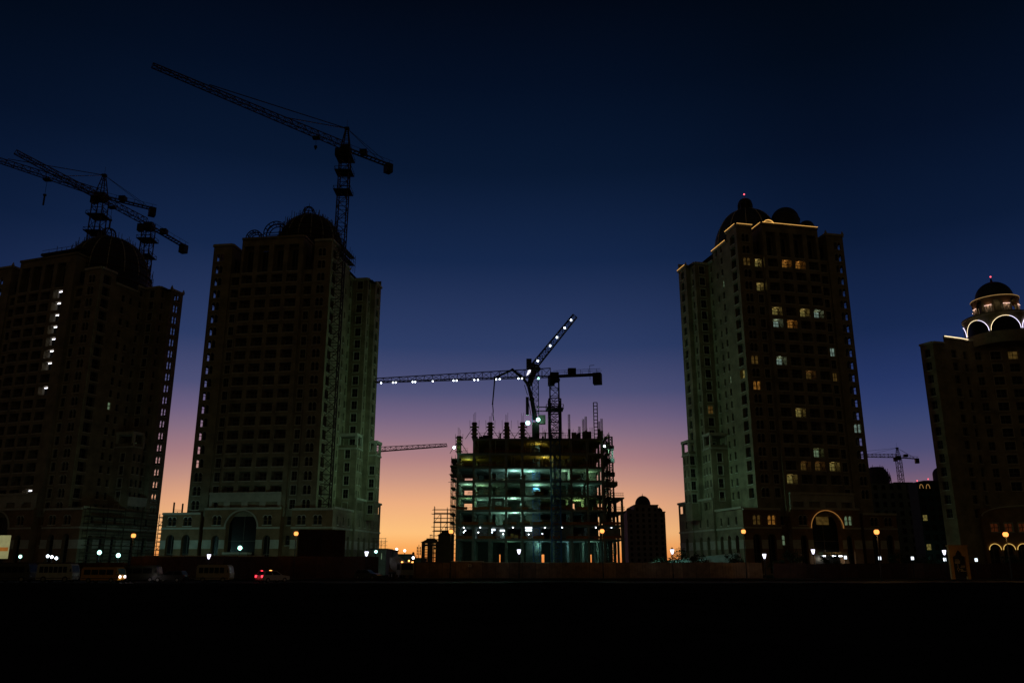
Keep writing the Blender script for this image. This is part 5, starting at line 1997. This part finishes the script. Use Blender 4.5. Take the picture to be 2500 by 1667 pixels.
# ---------------------------------------------------------------- street lamps
def sodium(label, px, py, Y=150, pw=120):
    p = at(px, py, Y)
    t = thing('street_lamp', label, 'street lamp', (p.x, Y, 0), 0, 'orange street lamps along the hoarding')
    b = MB()
    b.tube((0, 0, 0), (0, 0, 1.0), .14, M_POLE, 8)
    b.tube((0, 0, 1.0), (0, 0, p.z - .35), .09, M_POLE, 8, .07)
    b.tube((0, 0, p.z - .4), (0, 0, p.z - .3), .2, M_POLE, 8)
    b.build('pole', t)
    b = MB()
    b.lathe((0, 0, p.z), [(.22, -.34), (.36, -.2), (.40, 0.05), (.34, .24), (.2, .34)], E_ORANGE, 12)
    b.build('lamp_head', t)
    b = MB()
    b.lathe((0, 0, p.z), [(.36, .33), (.3, .42), (.05, .56)], M_POLE, 12)
    b.build('lamp_cap', t)
    light('lamp_glow', 'POINT', (0, -.5, p.z - .1), (1, .50, .14), pw, t, .3)
    return t


for lb, px, py in (('orange street lamp before the left tower, far left one', 326, 1307), ('orange street lamp beside the tall red-brown hoarding', 723, 1302),
                   ('orange street lamp at the left side of the building frame', 1101, 1297), ('orange street lamp before the right part of the building frame', 1470, 1296),
                   ('orange street lamp before the left corner of the lit tower', 1815, 1297), ('orange street lamp at the right foot of the lit tower', 2140, 1298),
                   ('orange street lamp above the glowing arcade at the right', 2455, 1304)):
    sodium(lb, px, py, 130 if px > 2100 else 150, 420 if px > 2100 else 120)


def lantern_lamp(label, px, py):
    p = at(px, py, 148)
    t = thing('street_lantern', label, 'street lamp', (p.x, 148, 0), 0, 'white street lanterns along the road')
    z = p.z
    b = MB()
    b.tube((0, 0, 0), (0, 0, .8), .13, M_POLE, 8)
    b.tube((0, 0, .8), (0, 0, z - .5), .07, M_POLE, 8, .06)
    b.tube((-.3, 0, z - .75), (.3, 0, z - .75), .04, M_POLE, 6)
    b.build('pole', t)
    b = MB()
    b.lathe((0, 0, z), [(.12, -.48), (.2, -.3), (.31, .12), (.36, .3)], E_LANTERN, 6)
    b.build('lantern_glass', t)
    b = MB()
    b.lathe((0, 0, z), [(.40, .302), (.36, .36), (.14, .5), (.05, .68)], M_POLE, 6)
    b.lathe((0, 0, z), [(.05, -.62), (.15, -.5), (.13, -.482)], M_POLE, 6)
    b.build('lantern_cap', t)
    light('lantern_glow', 'POINT', (0, -.55, z), (.85, .88, 1), 26, t, .2)


for lb, px, py in (('white street lantern before the great arch of the unlit tower', 510, 1357), ('white street lantern right of the unlit tower, beside a green floodlight', 895, 1350),
                   ('white street lantern before the middle of the building frame', 1267, 1345), ('white street lantern beside the bushy tree and the distant tower', 1641, 1345),
                   ('white street lantern at the right end of the brown hoarding', 1866, 1356), ('white street lantern before the lit entrance of the tower', 1985, 1345),
                   ('white street lantern just left of the sign arch', 2305, 1347)):
    lantern_lamp(lb, px, py)
for lb, px, py in (('white wall light at the far left of the low brown wall', 2150, 1362), ('square white wall light below the orange lamp at the right', 2230, 1362), ('white wall light touching the sign arch', 2309, 1365),
                   ('white wall light right of the sign arch', 2386, 1366), ('square white wall light right of the lit entrance', 2066, 1360)):
    p = at(px, py, 151)
    t = thing('wall_light', lb, 'wall light', (p.x, 151.4, p.z), 0, 'white wall lights on the right boundary')
    b = MB()
    b.box((-.3, -.02, -.34), (.3, .22, .34), M_POLE)
    b.build('housing', t)
    b = MB()
    for x in (-.24, .03):
        b.box((x, -.06, -.28), (x + .21, -.022, .28), emit('wall_light_glass', (.8, .9, 1), 2.0))
    b.build('lens', t)
    b = MB()
    b.tube((0, .1, -p.z), (0, .1, -.34), .06, M_POLE, 6)
    b.build('post', t)

# ---------------------------------------------------------------- vehicles
def wheel(root, x, y, r=.38, w=.22):
    b = MB()
    b.tube((x, y - w / 2, r), (x, y + w / 2, r), r, M_TYRE, 16)
    o = b.build('wheel', root)
    b = MB()
    b.tube((x, y - w / 2 - .012, r), (x, y + w / 2 + .012, r), r * .58, M_RIM, 12)
    b.build('rim', o)


def prism(b, prof, y0, y1, m):
    n = len(prof)
    b.face([(x, y0, z) for x, z in prof], m)
    b.face([(x, y1, z) for x, z in reversed(prof)], m)
    for i in range(n):
        (xa, za), (xb, zb) = prof[i], prof[(i + 1) % n]
        b.face([(xa, y0, za), (xa, y1, za), (xb, y1, zb), (xb, y0, zb)], m)


def bus(name, label, cat, x, y, L_, H_, W_, col, n, rz=0, head=False, side=None, glassm=None):
    """long vehicle facing +x"""
    t = thing(name, label, cat, (x, y, 0), rz)
    h = L_ / 2
    m = mat('paint_' + name + str(col), col, .45, 0, .15, 1.5, 0, .5)
    b = MB()
    prism(b, [(-h, .35), (h - .15, .35), (h, .6), (h - .02, H_ * .5), (h - .28, H_ - .2), (h - .5, H_), (-h + .25, H_), (-h, H_ - .22)], -W_ / 2, W_ / 2, m)
    b.box((-h + .1, -W_ / 2 - .012, .52), (h - .2, -W_ / 2 - .003, .60), M_BLACK)
    b.build('body', t)
    x0, x1 = -h + .3, h - .75
    st = (x1 - x0) / n
    for i in range(n):
        for s in (-1, 1):
            b = MB()
            y_ = s * (W_ / 2 + .004)
            b.box((x0 + i * st + .06, min(y_, y_ + s * .012), H_ * .52), (x0 + (i + 1) * st - .06, max(y_, y_ + s * .012), H_ * .84), glassm or M_GLASS)
            b.build('window', t)
    b = MB()
    b.face([(h - .0, -W_ / 2 + .12, H_ * .53), (h - .0, W_ / 2 - .12, H_ * .53), (h - .26, W_ / 2 - .12, H_ * .9), (h - .26, -W_ / 2 + .12, H_ * .9)], M_GLASS)
    b.build('windscreen', t)
    for xx in (-h * .58, h * .62):
        for s in (-1, 1):
            wheel(t, xx, s * (W_ / 2 - .1), .4 if H_ > 2.4 else .33)
    for s in (-1, 1):
        b = MB()
        b.box((h - .05, s * (W_ / 2 - .32) - .16, .66), (h + .03, s * (W_ / 2 - .32) + .16, .9), E_HEAD if head else M_RIM)
        b.build('headlight', t)
        b = MB()
        b.box((-h - .02, s * (W_ / 2 - .25) - .1, .8), (-h + .02, s * (W_ / 2 - .25) + .1, 1.15), M_NET)
        b.build('tail_light', t)
        b = MB()
        b.box((h - .3, s * (W_ / 2 + .14) - .08, H_ * .55), (h - .2, s * (W_ / 2 + .14) + .08, H_ * .72), M_BLACK)
        b.build('mirror', t)
    return t


def px_x(px, py, Y):
    return at(px, py, Y).x


vx = px_x(252, 1415, 112)
V1 = bus('minivan', 'orange-yellow minivan with lit headlights on the road at the left', 'van', vx, 112, 5.3, 2.0, 1.75, (.80, .40, .06), 4, R(-7), True)
light('van_glow', 'POINT', (3.2, -.3, .6), (1, .85, .7), 8, V1, .1)
b = MB()
b.box((1.6, -.5, 1.25), (1.9, -.2, 1.42), emit('dash_light', (.35, .35, 1), 2.0))
b.build('dashboard_light', V1)
bus('minibus', 'white minibus with reflections in its windows parked left of the yellow minivan', 'bus', px_x(140, 1415, 116), 116, 4.9, 2.45, 2.0, (.6, .6, .56), 6)
bus('minibus', 'dark bus at the far left edge of the road', 'bus', px_x(26, 1415, 116), 116.5, 5.6, 2.5, 2.1, (.10, .10, .09), 5)
V3 = bus('minibus', 'cream minibus parked between the left hoarding and the tail-lit car', 'bus', px_x(525, 1410, 117), 117, 4.6, 2.3, 2.0, (.42, .38, .24), 5)
V4 = bus('panel_van', 'dark van hardly visible in the shade right of the yellow minivan', 'van', px_x(345, 1408, 118), 118, 5.2, 2.2, 1.9, (.07, .07, .05), 3)


def car(label, x, y, rz, col, tail=False, head=False, roof=False):
    t = thing('parked_car', label, 'car', (x, y, 0), rz)
    m = mat('paint_car' + str(col), col, .35, .1, .12, 1.5, 0, .6)
    b = MB()
    W_ = 1.76
    low = [(-2.15, .42), (-2.2, .7), (-2.12, .95), (1.0, .95), (2.1, .82), (2.2, .6), (2.12, .3), (-2.0, .3)]
    prism(b, low, -W_ / 2, W_ / 2, m)
    a_ = [(-2.05, -.84, .951), (.95, -.84, .951), (.95, .84, .951), (-2.05, .84, .951), (-1.75, -.68, 1.52), (.15, -.68, 1.5), (.15, .68, 1.5), (-1.75, .68, 1.52)]
    b.hexa(a_, m)
    b.build('body', t)
    for s in (-1, 1):
        for u0, u1 in ((.08, .46), (.52, .93)):
            lo = Vector((-2.05, s * .845, .99)).lerp(Vector((.95, s * .845, .99)), u0), Vector((-2.05, s * .845, .99)).lerp(Vector((.95, s * .845, .99)), u1)
            hi = Vector((-1.75, s * .70, 1.45)).lerp(Vector((.15, s * .70, 1.44)), u0), Vector((-1.75, s * .70, 1.45)).lerp(Vector((.15, s * .70, 1.44)), u1)
            b = MB()
            b.face([lo[0], lo[1], hi[1], hi[0]], M_GLASS)
            b.build('window', t)
    b = MB()
    b.face([(-2.045, -.72, 1.0), (-2.045, .72, 1.0), (-1.80, .62, 1.46), (-1.80, -.62, 1.46)], M_GLASS)
    b.build('rear_window', t)
    b = MB()
    b.face([(.95, -.76, .99), (.95, .76, .99), (.20, .62, 1.46), (.20, -.62, 1.46)], M_GLASS)
    b.build('windscreen', t)
    for xx in (-1.35, 1.35):
        for s in (-1, 1):
            wheel(t, xx, s * .8, .32, .2)
    for s in (-1, 1):
        b = MB()
        b.box((-2.23, s * .68 - .13, .66), (-2.12, s * .68 + .13, .95), E_TAIL if tail else M_NET)
        b.build('tail_light', t)
        b = MB()
        b.box((2.08, s * .62 - .16, .58), (2.2, s * .62 + .16, .72), E_HEAD if head else M_RIM)
        b.build('headlight', t)
        b = MB()
        b.box((.55, s * .98 - .09, .98), (.68, s * .98 + .09, 1.1), m)
        b.build('mirror', t)
    if tail:
        b = MB()
        b.box((-1.84, -.16, 1.50), (-1.76, .16, 1.57), E_TAIL)
        b.build('brake_light', t)
        light('tail_glow', 'POINT', (-2.7, 0, .7), (1, .05, .05), 5, t, .2)
    if roof:
        b = MB()
        b.box((-.5, -.1, 1.53), (-.25, .1, 1.60), E_AMBER)
        b.build('roof_sign', t)
    return t


c_ = at(665, 1415, 115)
car('white car with glowing red tail lights and small amber roof sign on the road', c_.x, 115, R(52), (.5, .5, .48), True, False, True)
c_ = at(416, 1412, 116)
car('small dark car with a bluish glint between the yellow minivan and cream minibus', c_.x, 116, R(176), (.05, .05, .06), False, True)
c_ = at(893, 1402, 138)
car('dark car parked left of the concrete mixer truck', c_.x, 140, R(-20), (.06, .07, .06))

# concrete mixer truck
MT = thing('mixer_truck', 'concrete mixer truck with amber marker lights and a pale drum', 'truck', (*at(988, 1400, 146).xy, 0), R(-62))
mt = mat('mixer_paint', (.30, .30, .26), .5, 0, .25, 1, 0, .4)
b = MB()
b.box((-6.4, -.5, .75), (1.0, .5, 1.05), M_STEEL)
b.build('chassis', MT)
b = MB()
prism(b, [(-.9, .7), (1.1, .6), (1.2, 1.3), (1.05, 2.65), (-.9, 2.75)], -1.2, 1.2, mt)
cabo = b.build('cab', MT)
b = MB()
b.face([(1.215, -1.05, 1.45), (1.215, 1.05, 1.45), (1.075, 1.0, 2.5), (1.075, -1.0, 2.5)], M_GLASS)
b.build('windscreen', cabo)
for s in (-1, 1):
    b = MB()
    b.face([(-.6, s * 1.206, 1.45), (.85, s * 1.206, 1.45), (.8, s * 1.206, 2.4), (-.6, s * 1.206, 2.4)], M_GLASS)
    b.build('door_window', cabo)
    b = MB()
    b.box((1.0, s * .95 - .14, 2.66), (1.12, s * .95 + .14, 2.84), E_AMBER)
    b.build('marker_light', cabo)
    b = MB()
    b.box((1.14, s * .9 - .18, .85), (1.22, s * .9 + .18, 1.05), M_RIM)
    b.build('headlight', cabo)
b = MB()
b.ball((.4, .55, 2.95), .16, E_AMBER, 8, 6)
b.build('beacon', cabo)
b = MB()
pr = [(.35, -2.6), (1.0, -1.9), (1.28, -.6), (1.28, .4), (.95, 1.7), (.5, 2.5), (.38, 2.6)]
b.lathe((0, 0, 0), pr, mt, 24)
dr = b.build('drum', MT)
dr.location = (-3.6, 0, 2.35)
dr.rotation_euler = (0, R(-76), 0)
b = MB()
b.box((-6.5, -.5, 3.0), (-5.7, .5, 3.6), mt)
b.build('hopper', MT)
for xx in (.2, -3.2, -4.6):
    for s in (-1, 1):
        wheel(MT, xx, s * 1.0, .5, .35)

# ---------------------------------------------------------------- trees
def tree(label, x, y, h, r, seed, n=620, name='leafy_tree', group='trees at the foot of the right towers'):
    rnd = random.Random(seed)
    t = thing(name, label, 'tree', (x, y, 0), 0, group)
    b = MB()
    top = Vector((rnd.uniform(-.3, .3), rnd.uniform(-.3, .3), h * .55))
    b.tube((0, 0, 0), (top.x * .4, top.y * .4, h * .3), h * .035, M_BARK, 7, h * .028)
    b.tube((top.x * .4, top.y * .4, h * .3), top, h * .028, M_BARK, 7, h * .015)
    tips = []
    for k in range(11):
        a = rnd.uniform(0, 2 * PI)
        s = Vector((top.x * .4, top.y * .4, h * .3)).lerp(top, rnd.random())
        e = s + Vector((math.cos(a) * r * rnd.uniform(.45, .95), math.sin(a) * r * rnd.uniform(.45, .95), h * rnd.uniform(.1, .38)))
        b.tube(s, e, h * .013, M_BARK, 5, h * .004)
        tips.append((e, rnd.uniform(.28, .5) * r))
    tips.append((top + Vector((0, 0, h * .22)), r * .5))
    b.build('trunk', t)
    b = MB()
    for k in range(n):
        c, rr = rnd.choice(tips)
        d = Vector((rnd.gauss(0, 1), rnd.gauss(0, 1), rnd.gauss(0, .8))).normalized() * rr * rnd.random() ** .5
        p = c + d
        u = Vector((rnd.gauss(0, 1), rnd.gauss(0, 1), rnd.gauss(0, 1))).normalized()
        w = u.orthogonal().normalized()
        s = rnd.uniform(.10, .24) * (h / 5) ** .5
        b.face([p - u * s, p - w * s * .55, p + u * s, p + w * s * .55], M_LEAF)
    b.build('crown', t)


for i, (lb, px, Y, h, r) in enumerate((('bushy tree in silhouette beside the distant tower and a white lantern', 1652, 170, 5.4, 2.6),
        ('low tree below the distant tower, left of the bushy tree', 1612, 178, 4.2, 2.0), ('small tree against the pale sloping wall', 1703, 160, 4.6, 1.6),
        ('tree at the right end of the pale sloping wall', 1792, 160, 4.9, 1.8), ('tree left of the lit tower entrance', 1935, 160, 5.2, 2.1),
        ('round tree in front of the lit tower entrance', 2029, 162, 4.8, 1.8), ('low tree just right of the brown hoarding', 1892, 156, 3.4, 1.7),
        ('tree between the lit tower and the slab block', 2195, 165, 5.5, 2.2), ('dark tree left of the sign arch', 2262, 160, 4.6, 2.0), ('tree below the glowing arcade at the right edge', 2470, 158, 4.6, 1.9))):
    tree(lb, px_x(px, 1375, Y), Y, h, r, 20 + i)
